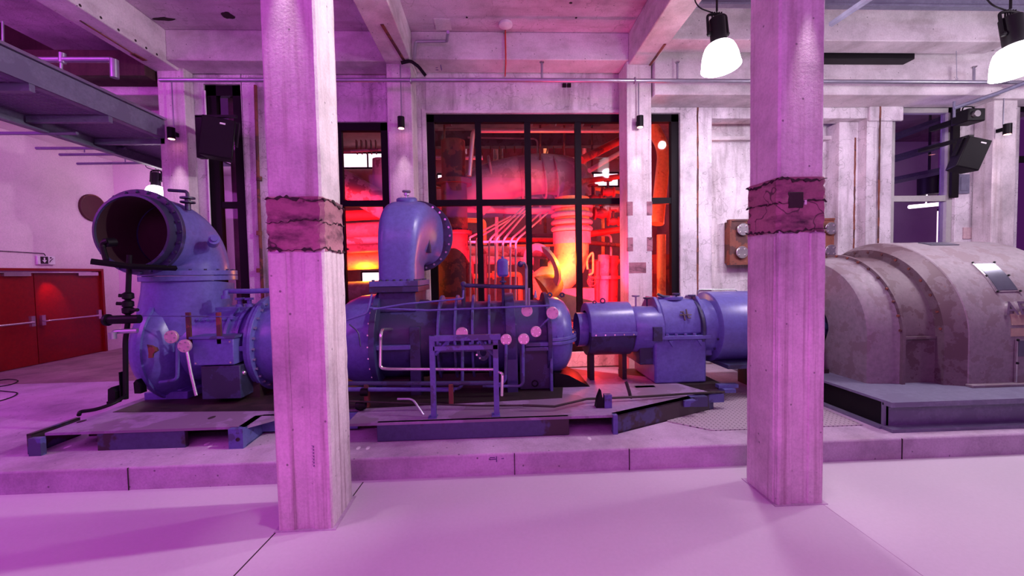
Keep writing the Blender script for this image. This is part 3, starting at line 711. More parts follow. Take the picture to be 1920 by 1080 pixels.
# ================================================================== MACHINE TRAIN ON THE PLINTH
AY, AZ = 6.4, 1.2
DK = .47           # top of the skid deck
AX = (1, 0, 0)
def lx(mb, x0, prof, seg=44, **k):     # lathe round the shaft line; prof = (x, radius)
    return mb.lathe((0, AY, AZ), AX, prof, seg, **k)
# ---- skid
t = thing('machine_skid', 'long low steel skid with worn deck plates under the compressor train', 'skid', (-1, 6, PZ))
fx = lambda px, Y=4.75: X(px, Y, 810)
xl, xr = fx(78), fx(437)
xm0, xm1 = fx(707), fx(1067); xe = fx(1155)
XR, YR = 3.02, 5.45
MB().prism([(xl, 4.78, DK - .03), (xr + .12, 4.78, DK - .03), (xr + .45, 5.15, DK - .03), (xm0 - .35, 5.15, DK - .03), (xm0 - .35, 4.74, DK - .03), (xe, 4.74, DK - .03), (XR, YR, DK - .03), (2.6, 6.3, DK - .03), (1.35, 7.1, DK - .03), (xl, 7.1, DK - .03)], (0, 0, .03)).build('deck', 'deck', t)
MB().prism([(-5.0, 5.45, DK - .001), (-2.2, 5.25, DK - .001), (-1.2, 5.3, DK - .001), (.9, 5.45, DK - .001), (1.2, 7.0, DK - .001), (-5.0, 7.0, DK - .001)], (0, 0, .006)).build('underside_shade_plate', 'near_black', t)  # dark sheet on the deck painted as shade below the casings
f0, f1 = fx(175), fx(341)
MB().box((f0, 4.79, PZ), (f1, 4.84, DK - .02)).build('front_channel', 'skid', t)
MB().box((xl + .02, 5.25, PZ), (xr, 5.3, DK - .03)).build('rear_channel', 'near_black', t)
MB().box((xm0, 4.745, PZ + .005), (xm1, 4.80, DK - .0)).build('front_channel', 'skid', t, bevel=.006)
MB().box((xm0 - .35, 5.2, PZ), (xe, 5.24, DK - .03)).build('rear_channel', 'near_black', t)
def chan(p, q, h0=PZ, h1=DK, th=.05, lip=.09):
    p = Vector((*p, h0)); q = Vector((*q, h0)); d = (q - p).normalized(); n = Vector((-d.y, d.x, 0))
    mb = MB().prism([p, q, q + Vector((0, 0, h1 - h0)), p + Vector((0, 0, h1 - h0))], n * th)
    mb.prism([p + Vector((0, 0, h1 - h0)), q + Vector((0, 0, h1 - h0)), q + n * lip + Vector((0, 0, h1 - h0)), p + n * lip + Vector((0, 0, h1 - h0))], (0, 0, -.02))
    mb.prism([p, q, q + n * lip, p + n * lip], (0, 0, .02)); return mb
chan((xe, 4.73), (XR, YR), th=.04).build('diagonal_channel', 'skid', t)
MB().box((xe - .04, 4.72, PZ), (xe + .015, 4.78, DK + .002)).build('corner_post', 'frame_blue', t)
chan((fx(460), 4.76), (fx(490, 5.1), 5.15)).build('diagonal_channel', 'frame_blue', t)
MB().box((fx(433), 4.70, PZ), (fx(460), 4.76, DK)).build('end_plate', 'frame_blue', t)
MB().box((fx(490, 5.1), 5.12, PZ + .03), (xm0 - .35, 5.17, DK)).build('front_channel', 'frame_blue', t)
MB().box((fx(55, 4.72), 4.70, PZ), (fx(78, 4.72), 4.76, DK - .03)).build('end_plate', 'frame_blue', t)
chan((fx(56, 4.75), 4.76), (xl - .12, 5.3), lip=.05).build('side_channel', 'skid', t)
for px, py in ((153, 790), (397, 783)): 
    p = atZ(px, py, DK); MB().lathe((p.x, p.y, DK), (0, 0, 1), [(0.0, .055), (.003, .055), (.003, .0001)], 16, sy=.6).build('deck_hole', 'spall', t)
for px in (445, ): MB().cyl((X(px, 4.69, 820), 4.70, .35), (X(px, 4.69, 820), 4.69, .35), .022, seg=12).build('end_hole', 'spall', t)
# gauge spots of plaster on the plinth
k = 80
for px, py in ((72, 838), (127, 838), (388, 832), (395, 836), (672, 840), (690, 840), (1105, 822)):
    p = atZ(px, py, PZ); struct('trim_%d' % k, MB().lathe((p.x, p.y, PZ - .003), (0, 0, 1), [(0, .05), (.006, .04), (.006, .0001)], 12, sy=.5), 'white'); k += 1
p0 = atZ(1290, 822, PZ)
m, nt, b = newmat('perforated_plate'); pv = posvec(nt); vz = N(nt, 'ShaderNodeTexVoronoi'); vz.inputs['Scale'].default_value = 17; vz.inputs['Randomness'].default_value = 0
nt.links.new(pv, vz.inputs['Vector']); nt.links.new(ramp(nt, vz.outputs['Distance'], [(.3, (.08, .05, .08)), (.36, (.5, .42, .48))]), b.inputs['Base Color']); b.inputs['Roughness'].default_value = .5; b.inputs['Metallic'].default_value = .3; M['perf'] = m
solo('perforated_plate', MB().prism([(2.2, 5.05, PZ), (2.6, 4.72, PZ), (4.5, 4.72, PZ), (4.5, 6.0, PZ), (2.2, 6.4, PZ)], (0, 0, .012)), 'perf', 'perforated steel plate on the plinth behind the right front column', 'plate')

# ---- left compressor: volute, neck, elbow, casing
t = thing('volute_compressor', 'blue volute compressor at the left end with a huge open pipe elbow on top', 'compressor', (-4.4, AY, DK))
VX = -4.72
MB().lathe((VX, AY, AZ), AX, [(-.30, .0001), (-.30, .30), (-.34, .42), (-.33, .58), (-.25, .72), (-.12, .80), (.02, .80), (.12, .74), (.20, .62), (.24, .50), (.26, .40), (.27, .0001)], 56).build('volute', 'blue', t)
MB().lathe((VX, AY, AZ), AX, [(-.05, .79), (-.05, .835), (0.0, .835), (0.0, .79)], 56).build('volute_seam', 'blue', t)
FXc = X(357, AY, 517); fz = Zz(357, 517, AY)
# neck flowing from the scroll up to the flange
def neck(tt, a):
    R0 = .44 + .12 * tt; return (R0 * math.cos(a) * (1 + .25 * (1 - tt)), R0 * math.sin(a) * (1.1 - .1 * tt))
MB().sweep([(VX + .03, AY - .12, AZ + .15), (VX + .04, AY - .08, AZ + .45), (FXc - .02, AY - .03, AZ + .7), (FXc, AY, fz - .07)], 1, 32, sect=neck).build('neck', 'blue', t)
MB().lathe((FXc, AY, fz - .075), (0, 0, 1), [(0, .50), (0, .60), (.07, .60), (.07, .50)], 48).build('lower_flange', 'blue', t, bevel=.005)
f = MB().lathe((FXc, AY, fz + .003), (0, 0, 1), [(0, .50), (0, .60), (.07, .60), (.07, .50)], 48).build('upper_flange', 'blue', t, bevel=.005)
bolts(f, ring((FXc, AY, fz + .073), (0, 0, 1), .555, 20), (0, 0, 1), .018, .02)
ez = Zz(262, 437, 5.5) + .02; R1 = .50
pts = [Vector((FXc, AY, fz + .07))]
for i in range(13):
    a = (PI / 2) * i / 12; rb = ez - fz - .12; pts.append(Vector((FXc - .05 * i / 12, AY - rb * (1 - math.cos(a)), fz + .12 + rb * math.sin(a))))
pe = pts[-1].copy(); ye = 5.52
pts.append(Vector((pe.x - .0, ye + .1, pe.z)))
MB().sweep(pts, R1, 40, cap=False).build('elbow', 'blue', t)
ex = pe.x
fl = MB().lathe((ex, ye + .13, ez), (0, -1, 0), [(0, .48), (0, .565), (.06, .565), (.06, .48)], 48).build('mouth_flange', 'blue_worn', t, bevel=.004)
bolts(fl, ring((ex, ye + .07, ez), (0, -1, 0), .535, 24), (0, -1, 0), .02, .025)
MB().lathe((ex, ye + .07, ez), (0, -1, 0), [(0, .49), (.11, .485), (.115, .455), (.09, .45)], 48).build('mouth_sleeve', 'blue_dark', t)
MB().lathe((ex, ye + .07, ez), (0, -1, 0), [(.09, .45), (-.5, .45)], 48).build('mouth_lining', 'hole', t)
MB().lathe((ex, ye + .6, ez), (0, -1, 0), [(0, .455), (0, .0001)], 40).build('throat_shade_disc', 'hole', t)  # dark disc closes the pipe in place of its inner shade
p = at(402, 452, 5.95)
MB().cyl(p + Vector((-.1, .12, -.02)), p + Vector((.03, -.05, .02)), .07, seg=20).cyl(p + Vector((.03, -.05, .02)), p + Vector((.05, -.08, .03)), .04, seg=16).build('side_boss', 'blue', t)
p = at(352, 378, 5.9)
MB().cyl(p + Vector((0, 0, -.12)), p + Vector((0, 0, .05)), .035, seg=12).lathe(p + Vector((0, 0, -.02)), (0, 0, 1), [(0, .09), (.02, .09), (.02, .0001)], 16).lathe(p + Vector((0, 0, .04)), (0, 0, 1), [(0, .0001), (0, .09), (.02, .09), (.02, .0001)], 16).tube([p + Vector((0, 0, .05)), p + Vector((0, 0, .14)), p + Vector((-.25, 0, .16))], .022, .05, 8).build('vent_pipe', 'blue_dark', t)
# casing
cx0, cx1 = VX + .24, X(470, 5.9, 640)
lx(MB(), 0, [(cx0, .0001), (cx0, .50), (cx0 + .05, .56), (cx1 - .06, .56), (cx1, .50), (cx1, .0001)]).build('casing', 'blue', t)
MB().box((cx0 + .15, AY - .22, AZ + .50), (cx1 + .02, AY + .2, AZ + .565)).build('top_cover', 'blue', t, bevel=.01)
bolts(t, [(cx0 + .12 + .12 * i, AY - .42, AZ + .395) for i in range(7)], (0, -.7, .7), .022, .03, 'blue')
lx(MB(), 0, [(cx1 + .0, .5), (cx1 + .0, .70), (cx1 + .05, .70), (cx1 + .05, .5)]).build('ring_flange', 'blue', t, bevel=.004)
rf = lx(MB(), 0, [(cx1 + .06, .5), (cx1 + .06, .72), (cx1 + .11, .72), (cx1 + .11, .5)]).build('ring_flange', 'blue', t, bevel=.004)
bolts(rf, [p for p in ring((cx1 + .11, AY, AZ), AX, .66, 28) if p.y < AY + .1], AX, .02, .03, 'chrome')
lx(MB(), 0, [(cx1 + .1, .62), (cx1 + .3, .66), (cx1 + .9, .62), (-2.62, .56), (-2.60, .40), (-2.55, .0001)]).build('rear_casing', 'blue', t)
for dx in (.18, .34): lx(MB(), 0, [(cx1 - dx, .54), (cx1 - dx, .60), (cx1 - dx + .04, .60), (cx1 - dx + .04, .54)]).build('rib', 'blue', t)
MB().box((cx1 - .34, 5.72, AZ - .02), (cx1 + .0, 5.95, AZ + .05)).build('split_flange', 'blue', t, bevel=.005)
# front boxes
bx0, bx1 = X(360, 5.6, 640), X(437, 5.6, 640)
bb = MB().box((bx0, 5.6, Zz(400, 685, 5.6)), (bx1, 5.95, Zz(400, 635, 5.6))).build('control_box', 'blue', t, bevel=.012)
MB().box((bx0 - .03, 5.585, Zz(400, 635, 5.6)), (bx1 + .03, 5.95, Zz(400, 632, 5.6) + .01)).build('box_lid', 'frame_blue', bb)
MB().box((bx0 + .08, 5.62, .55), (bx1 + .06, 6.0, Zz(400, 687, 5.6))).build('lower_box', 'blue_dark', t, bevel=.012)
bolts(bb, [(bx0 + .04, 5.6, Zz(400, 683, 5.6) + .02), (bx1 - .04, 5.6, Zz(400, 683, 5.6) + .02), (bx1 - .04, 5.6, Zz(400, 637, 5.6) - .03)], (0, -1, 0), .014, .012, 'chrome')
for px in (349, 406): MB().box((X(px - 4, 5.62), 5.60, Zz(px, 645, 5.6)), (X(px + 4, 5.62), 5.63, Zz(px, 586, 5.6))).build('strap', 'rust', t)
MB().sweep([at(262, 592, 5.58), at(440, 594, 5.58)], .008, 6).build('tie_rod', 'frame_blue', t)
for px, py, R in ((320, 632, .085), (345, 649, .085)): blank_flange(t, at(px, py, 5.48), R, (0, -1, 0), 5)
MB().tube([at(333, 640, 5.55), at(333, 712, 5.55), at(300, 717, 5.6)], .022, .08, 8).build('drain_pipe', 'frame_blue', t)
MB().sweep([at(350, 656, 5.5), at(358, 700, 5.45), at(368, 742, 5.4)], .018, 8).build('drain_pipe', 'chrome', t)
MB().ball(at(457, 699, 5.7), .035, 10).build('plug', 'chrome', t)
MB().box((VX - .3, 5.95, DK), (VX + .3, 6.9, AZ - .62)).box((VX - .18, 6.0, AZ - .75), (VX + .18, 6.8, AZ - .6)).build('foot', 'blue', t, bevel=.01)
MB().box((cx1 - .5, 5.9, DK), (cx1 + .1, 6.9, AZ - .5)).build('pedestal', 'near_black', t)
MB().tube([at(424, 546, 6.0), at(470, 546, 5.9), at(520, 544, 5.9), at(560, 544, 5.9)], .035, .05, 10).build('balance_pipe', 'blue', t)
for px in (450, 468): MB().lathe(at(px, 575, 6.0), (0, 0, 1), [(0, .05), (.04, .05), (.04, .03), (.1, .03), (.1, .06), (.13, .06), (.13, .0001)], 14).build('relief_cap', 'blue', t)
MB().lathe(at(424, 560, 5.95), (0, 0, 1), [(0, .06), (.05, .06), (.05, .035), (.12, .035)], 14).build('relief_cap', 'blue', t)
# rusty patch
pp = at(279, 659, 5.645); rr = random.Random(5)
MB().prism([(pp.x + .11 * q * math.cos(a), pp.y - .02, pp.z + .10 * q * math.sin(a)) for a, q in [(2 * PI * i / 12, rr.uniform(.6, 1)) for i in range(12)]], (0, .12, 0)).build('rust_patch', 'rust', t)

# ---- valve stand and black pipework beside the compressor
t = thing('valve_pipe', 'black upright pipe with stacked valves left of the volute compressor', 'pipe', at(240, 745, 5.4))
MB().tube([at(243, 478, 5.35), at(240, 560, 5.35), at(240, 602, 5.35), at(235, 640, 5.35), at(236, 748, 5.35)], .028, .06, 10).build('standpipe', 'black', t)
for i, py in enumerate((555, 570, 582)):
    MB().lathe(at(240, py, 5.35), (0, 0, 1), [(-.05, .03), (-.03, .06), (.03, .06), (.05, .03)], 14).cyl(at(240, py, 5.35), at((222, 218, 258)[i], py - 1, 5.3), .022, seg=8).build('valve', 'black', t)
MB().cyl(at(200, 600, 5.3), at(262, 598, 5.35), .055, seg=14).cyl(at(199, 600, 5.3), at(204, 600, 5.3), .075, seg=14).build('cross_valve', 'black', t)
MB().tube([at(258, 620, 5.3), at(214, 622, 5.25), at(210, 632, 5.2)], .03, .04, 8).lathe(at(211, 628, 5.2), (0, 0, 1), [(-.05, .04), (.03, .04), (.03, .0001)], 12).build('elbow_tap', 'galv', t)
t = thing('black_channel', 'black steel channel slanting below the open pipe mouth', 'bracket', at(250, 500, 5.3))

MB().sweep([at(170, 490, 5.0), at(240, 499, 5.2), at(330, 503, 5.7)], .035, 4).build('channel_bar', 'black', t)
MB().tube([at(203, 452, 5.25), at(193, 455, 5.25), at(192, 462, 5.25), at(199, 488, 5.2)], .03, .04, 8).build('bent_pipe', 'black', t)
MB().cyl(at(197, 455, 5.25), at(215, 454, 5.35), .055, seg=12).build('cap', 'black', t)
t = thing('foundation_brackets', 'black bolted stub and post standing on the deck at the left end of the skid', 'bracket', (at(210, 750, 5.3)))
MB().prism([at(202, 752, 5.3), at(216, 752, 5.3), at(216, 735, 5.3), at(209, 726, 5.3), at(202, 730, 5.3)], (0, .12, 0)).box(at(200, 758, 5.25), at(228, 748, 5.35)).build('stub', 'black', t)
MB().prism([at(252, 738, 5.6), at(264, 738, 5.6), at(262, 722, 5.6), at(255, 712, 5.6), at(250, 718, 5.6)], (0, .1, 0)).build('stub', 'black', t)
MB().box(at(225, 748, 5.33), at(232, 696, 5.39)).build('post', 'black', t)
solo('hose', MB().tube([at(236, 742, 5.32), at(215, 756, 5.15), at(180, 768, 5.05), at(150, 772, 5.0), at(148, 778, 4.95)], .022, .2, 8), 'black', 'black hose lying along the left end of the skid deck', 'hose')

# ---- middle compressor
t = thing('turbo_compressor', 'dark blue ribbed compressor casing in the middle with a tall hood on top', 'compressor', (-.3, AY, DK))
fr_ = lambda px, Y=5.78: X(px, Y, 645)
xa, xb = fr_(703), X(1031, 5.78, 645)
lx(MB(), 0, [(-2.5, .0001), (-2.5, .34), (-2.36, .50), (-2.2, .62), (-2.05, .68), (xa - .14, .70), (xa - .05, .70)]).build('inlet_bell', 'blue', t)
fl = lx(MB(), 0, [(xa - .05, .60), (xa - .05, .78), (xa + .03, .78), (xa + .03, .6)]).build('bell_flange', 'blue_worn', t, bevel=.004)
bolts(fl, [p for p in ring((xa - .05, AY, AZ), (-1, 0, 0), .735, 28) if p.y < AY], (-1, 0, 0), .018, .025, 'chrome')
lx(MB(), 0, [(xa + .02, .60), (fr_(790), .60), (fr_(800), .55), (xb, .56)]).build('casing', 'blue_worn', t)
for px, w_, R in ((821, .035, .66), (853, .035, .66), (886, .035, .66), (918, .035, .66), (1031, .06, .68)):
    x = fr_(px); lx(MB(), 0, [(x - w_ / 2, .5), (x - w_ / 2, R), (x + w_ / 2, R), (x + w_ / 2, .5)]).build('rib', 'frame_blue' if px < 1000 else 'blue_worn', t, bevel=.004)
x = fr_(958); lx(MB(), 0, [(x - .07, .5), (x - .07, .68), (x + .07, .68), (x + .07, .5)]).build('rib', 'blue_worn', t, bevel=.004, label='thick rib of the casing')
# end bell
EB = lx(MB(), 0, [(xb, .60), (xb + .08, .61), (xb + .2, .59), (xb + .30, .53), (xb + .37, .42), (xb + .40, .28), (xb + .40, .0001)]).build('end_bell', 'blue', t)
# split flange both halves, running right round the end bell
def split(x0, x1, yd, z0, z1): return MB().box((x0, AY - yd, z0), (x1, AY + yd, z1))
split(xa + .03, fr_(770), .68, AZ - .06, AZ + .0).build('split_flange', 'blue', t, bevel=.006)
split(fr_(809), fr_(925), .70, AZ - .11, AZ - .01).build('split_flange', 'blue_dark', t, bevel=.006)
bolts(t, [(fr_(812 + 14 * i), AY - .66, AZ - .01) for i in range(8)], (0, 0, 1), .02, .03, 'blue')
split(fr_(985), fr_(1028), .66, AZ - .13, AZ - .075).build('split_flange', 'frame_blue', t, bevel=.006)
split(fr_(985), fr_(1028), .66, AZ - .065, AZ - .01).build('split_flange', 'frame_blue', t, bevel=.006)
o = MB().add([], []); pr = [(xb + .03, AY - .66)]
for i in range(13):
    a = -PI / 2 + PI * i / 12; pr.append((xb + .06 + .44 * math.cos(a), AY + .66 * math.sin(a)))
pr.append((xb + .03, AY + .66))
for (z0, z1) in ((AZ + .0, AZ + .045), (AZ - .055, AZ - .008)): 
    ff = MB().prism([(x, y, z0) for x, y in pr], (0, 0, z1 - z0)).build('end_flange', 'blue', t, bevel=.005)
bolts(ff, [(xb + .06 + .41 * math.cos(a), AY + .62 * math.sin(a), AZ + .045) for a in [-PI / 2 + PI * (i + .5) / 12 for i in range(10)]], (0, 0, 1), .018, .03, 'blue')
# legs
for px0, px1, m_ in ((768, 788, 'blue_dark'), (950, 970, 'blue_worn'), (1031, 1036, 'frame_blue')):
    MB().box((fr_(px0), AY - .63, DK), (fr_(px1), AY - .4, AZ + .25 if px0 < 1000 else AZ)).build('leg', m_, t, bevel=.006)
MB().box((fr_(800), 6.05, DK), (fr_(1030), 6.8, AZ - .5)).build('pedestal', 'near_black', t)
MB().prism([(xb + .08, 5.95, DK), (xb + .62, 5.95, DK), (xb + .3, 5.95, AZ - .55), (xb + .08, 5.95, AZ - .5)], (0, .9, 0)).build('pedestal', 'black', t)
MB().box((xa, 6.0, DK), (fr_(760), 6.8, AZ - .55)).build('pedestal', 'near_black', t)
MB().lathe(at(1003, 719, 5.85), (0, -1, 0), [(-.12, .04), (0, .05), (.01, .05), (.01, .035), (-.1, .035)], 18).build('drain_port', 'black', t)
MB().box(at(1000, 750, 5.6), at(1022, 744, 5.75)).build('drain_tray', 'galv', t)
# dark plate standing in for the black shade under the casing
MB().box((fr_(975), 5.86, DK + .02), (fr_(1033), 5.92, AZ - .14)).build('lower_shade_panel', 'blue_dark', t)
# hood on its rectangular neck
hx0, hx1 = X(705, 5.95, 540), X(779, 5.95, 540)
fx0, fx1 = X(692, 5.93, 540), X(784, 5.93, 540)
fz1 = Zz(740, 527, 5.93); fz0 = Zz(740, 548, 5.93)
MB().box((hx0 + .02, 5.99, AZ + .45), (hx1 - .01, 6.9, fz0)).build('neck', 'blue_dark', t, bevel=.01)
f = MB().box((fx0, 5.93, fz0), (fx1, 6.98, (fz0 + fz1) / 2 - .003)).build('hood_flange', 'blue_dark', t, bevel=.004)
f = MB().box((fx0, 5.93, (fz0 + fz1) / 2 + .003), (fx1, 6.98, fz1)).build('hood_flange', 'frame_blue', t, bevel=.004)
bolts(f, [(fx0 + .05 + (fx1 - fx0 - .1) * i / 6, 5.97, fz1) for i in range(7)] + [(fx1 - .035, 6.05 + .14 * i, fz1) for i in range(6)], (0, 0, 1), .022, .022)
def sup(n, rx, ry):
    def s(tt, a):
        e = 2 / (n if tt < .6 else n + (2 - n) * (tt - .6) / .4)
        c, s_ = math.cos(a), math.sin(a)
        hx = rx + (.52 - rx) * max(0, (tt - .55) / .45); hy = ry + (.50 - ry) * max(0, (tt - .3) / .7)
        return (hy * abs(c) ** e * (1 if c > 0 else -1), hx * abs(s_) ** e * (1 if s_ > 0 else -1))
    return s
hxc = (hx0 + hx1) / 2; hr = (hx1 - hx0) / 2; hz = 2.90
hp = [Vector((hxc, 6.44, fz1)), Vector((hxc, 6.44, fz1 + .14)), Vector((hxc, 6.44, fz1 + .28))]
zst = hp[-1].z; rb = hz - zst
for i in range(1, 15):
    a = PI / 2 * i / 14; hp.append(Vector((hxc, 6.44 + .52 * (1 - math.cos(a)), zst + rb * math.sin(a))))
# D shaped hood: cross sections fan round a pivot from a rounded rectangle to the round flange
mb = MB(); seg = 48; vs = []; n = 20; PY, PZv = 6.94, 2.34
secs = [(0, fz1), (0, fz1 + .1)] + [(PI / 2 * i / (n - 3), None) for i in range(n - 2)]
for a, zfix in secs:
    k_ = a / (PI / 2); outw = Vector((0, -math.cos(a), math.sin(a)))
    dy_, dz_ = math.cos(a), math.sin(a)
    ro = min(.97 / max(dy_, 1e-4), 1.02 / max(dz_, 1e-4))
    if ro * dy_ > .35 and ro * dz_ > .41:      # rounded shoulder of the side profile
        bq = .35 * dy_ + .41 * dz_; ro = bq + math.sqrt(max(0, bq * bq - (.35 ** 2 + .41 ** 2) + .61 ** 2))
    ri = .03 * (1 - k_)
    c0 = Vector((hxc, PY, zfix if zfix else PZv)) + outw * (ro + ri) / 2; hd = (ro - ri) / 2
    c0.x += .13 * k_ ** 1.3; kx = hr + .17 * k_ ** 1.3; e = 2 / (6 - 3.2 * k_)
    for q_ in range(seg):
        th = 2 * PI * q_ / seg; c_, s_ = math.cos(th), math.sin(th)
        vs.append(c0 + outw * (hd * abs(c_) ** e * (1 if c_ > 0 else -1)) + Vector((kx * abs(s_) ** e * (1 if s_ > 0 else -1), 0, 0)))
fs = [(i * seg + q_, i * seg + (q_ + 1) % seg, (i + 1) * seg + (q_ + 1) % seg, (i + 1) * seg + q_) for i in range(n - 1) for q_ in range(seg)]
fs.append(tuple(range((n - 1) * seg, n * seg)))
mb.add(vs, fs).build('hood', 'blue', t)
hz = 2.34 + .50; fy = PY
fy = hp[-1].y
f = MB().lathe((hxc + .14, fy, hz), (0, 1, 0), [(0, .4), (0, .60), (.06, .60), (.06, .0001)], 48).build('round_flange', 'blue_dark', t, bevel=.005)
bolts(f, [p for p in ring((hxc + .14, fy, hz), (0, -1, 0), .555, 24)], (0, -1, 0), .02, .025, 'chrome')
p = at(806, 463, 6.75)
MB().box((hx1 - .03, 6.55, p.z - .1), (hx1 + .13, 6.72, p.z + .14)).build('side_lug', 'blue_dark', t, bevel=.006)
tz = 3.37
MB().lathe((hxc + .07, 6.58, tz - .12), (0, -.25, 1), [(0, .17), (.15, .16), (.17, .13), (.17, .0001)], 28).build('vent_boss', 'blue', t)
q = Vector((hxc + .07, 6.54, tz + .03))
MB().cyl(q, q + Vector((0, 0, .11)), .02, seg=8).lathe(q + Vector((0, 0, .05)), (0, 0, 1), [(0, .04), (.03, .04)], 10).torus(q + Vector((0, 0, .11)), (0, 0, 1), .055, .014, 18, 6).box(q + Vector((-.05, -.008, .1)), q + Vector((.05, .008, .12))).build('bleed_valve', 'galv', t)
# blank flanges and their pipes
for px, py, Y, R in ((988, 583, 5.78, .082), (1036, 587, 5.74, .088), (1005, 622, 5.72, .078), (982, 636, 5.6, .078), (949, 637, 5.6, .078), (866, 625, 5.66, .085)):
    blank_flange(t, at(px, py, Y), R, (0, -1, 0), 5 if px > 1000 else 4)
for pth, r in (([(949, 645), (948, 712), (940, 720), (905, 720)], .022), ([(981, 645), (981, 718), (975, 724), (905, 724)], .022), ([(1034, 592), (1006, 620)], .014), ([(867, 630), (867, 722), (860, 729), (790, 729)], .022), ([(987, 575), (987, 500), (983, 492), (976, 494)], .02), ([(992, 575), (992, 540)], .016)):
    MB().tube([at(a, b_, 5.6 if a < 985 else 5.75) for a, b_ in pth], r, .06, 8).build('oil_pipe', 'galv' if pth[0][1] == 575 else 'frame_blue', t)
MB().ball(at(976, 495, 5.75), .045, 12).build('pipe_cap', 'blue_dark', t)
# oil cup frame on top
MB().tube([at(869, 575, 6.0), at(869, 535, 6.0), at(985, 539, 6.0)], .03, .02, 8).ball(at(869, 533, 6.0), .045, 10).build('top_rail', 'blue_dark', t)
MB().lathe(at(943, 515, 6.0), (0, 0, 1), [(-.03, .0001), (-.03, .06), (.0, .085), (.2, .085), (.23, .06), (.24, .02), (.27, .02), (.27, .0001)], 24).build('oil_cup', 'blue', t)
MB().cyl(at(943, 518, 6.0), at(944, 575, 6.1), .022, seg=8).lathe(at(943, 528, 6.0), (0, 0, 1), [(-.02, .02), (-.01, .05), (.01, .05), (.02, .02)], 10).build('cup_stem', 'blue_dark', t)
for px in (1031, 1054): MB().torus(at(px, 553, 6.2), (0, 1, 0), .03, .012, 14, 6).build('lifting_eye', 'blue_dark', t)
MB().lathe(at(1004, 556, 6.2), (0, 0, 1), [(-.02, .03), (.05, .02), (.1, .008)], 8).build('nipple', 'galv', t)
# rod pipes over the casing
MB().tube([at(650, 600, 5.6), at(688, 588, 5.6), at(697, 552, 5.6)], .014, .06, 8).build('sense_pipe', 'blue', t)
MB().tube([at(692, 577, 5.62), at(700, 578, 5.62), at(800, 582, 5.62), at(1030, 573, 5.7)], .014, .04, 8).build('sense_pipe', 'blue', t)
MB().tube([at(700, 580, 5.6), at(760, 570, 5.62), at(868, 560, 5.7), at(869, 545, 5.9)], .013, .04, 8).build('sense_pipe', 'blue', t)
MB().tube([at(655, 608, 5.6), at(672, 622, 5.6), at(676, 650, 5.58)], .01, .06, 6).build('sense_pipe', 'blue_dark', t)

# ---- floor level pipework in front of the middle compressor
t = thing('lube_pipes', 'pair of long low pipes in front of the dark ribbed compressor', 'pipe', at(760, 745, 5.3))
MB().sweep([at(560, 719, 5.35), at(800, 719, 5.35), at(930, 718, 5.4)], .03, 10).build('pipe', 'blue_dark', t)
MB().sweep([at(560, 730, 5.3), at(790, 730, 5.35), at(852, 731, 5.4)], .03, 10).build('pipe', 'frame_blue', t)
for px in (680, 840): MB().box((X(px - 4, 5.33), 5.3, DK), (X(px + 4, 5.33), 5.38, Zz(px, 722, 5.3))).build('support', 'rust', t)
MB().cyl(at(677, 735, 5.3), at(690, 735, 5.3), .05).lathe(at(668, 760, 5.2), (1, 0, 0), [(0, .05), (.05, .07), (.12, .05)], 14).build('valve', 'black', t)
solo('bright_pipe', MB().tube([at(735, 617, 5.9), at(714, 618, 5.2), at(713, 690, 5.2), at(728, 692, 5.2), at(928, 693, 5.2)], .02, .14, 10), 'chrome', 'bright bent steel pipe passing in front of the ribbed compressor casing', 'pipe')
solo('grab_handle', MB().tube([at(935, 698, 4.85), at(942, 700, 4.8), at(941, 742, 4.8)], .018, .06, 8), 'chrome', 'short bright curved handle on the right post of the blue stand', 'handle')
solo('floor_hose', MB().tube([at(745, 748, 5.0), at(774, 748, 5.0), at(794, 778, 4.9)], .014, .06, 8), 'galv', 'bent thin pipe on the deck left of the blue stand', 'pipe')
# blue stand
t = thing('pipe_stand', 'blue steel angle frame with two posts standing in front of the ribbed compressor', 'stand', at(872, 792, 4.82))
YF = 4.84
for px in (811, 930): MB().box((X(px - 5, YF, 700), YF, DK), (X(px + 5, YF, 700), YF + .06, Zz(px, 630, YF))).build('post', 'frame_blue', t, bevel=.003)
MB().box((X(802, YF), YF - .01, Zz(811, 640, YF)), (X(936, YF), YF + .05, Zz(811, 630, YF))).build('top_rail', 'frame_blue', t)
MB().box((X(808, YF), YF + .0, Zz(811, 658, YF)), (X(930, YF), YF + .03, Zz(811, 650, YF))).build('lower_rail', 'frame_blue', t)
for a, b_ in (((816, 665), (842, 638)), ((925, 665), (898, 638))): MB().sweep([at(*a, YF + .02), at(*b_, YF + .02)], .02, 4).build('brace', 'frame_blue', t)
for px in (811, 930): MB().box((X(px - 8, YF, 780), YF - .03, DK), (X(px + 8, YF, 780), YF + .1, DK + .012)).build('foot_plate', 'frame_blue', t)
# ring of bolts nut (clamp) on the casing seen through the stand
t = thing('pipe_clamp', 'small round clamp with four bright bolts seen through the right half of the blue stand', 'clamp', at(906, 662, 5.6))
MB().lathe(at(906, 660, 5.62), (0, -1, 0), [(0, .12), (.02, .12), (.02, .06), (0, .06)], 24, sy=.75).build('clamp_ring', 'blue_dark', t)
bolts(t, [at(px, py, 5.6) for px, py in ((894, 665), (900, 652), (900, 671), (925, 652))], (0, -1, 0), .014, .015, 'chrome')
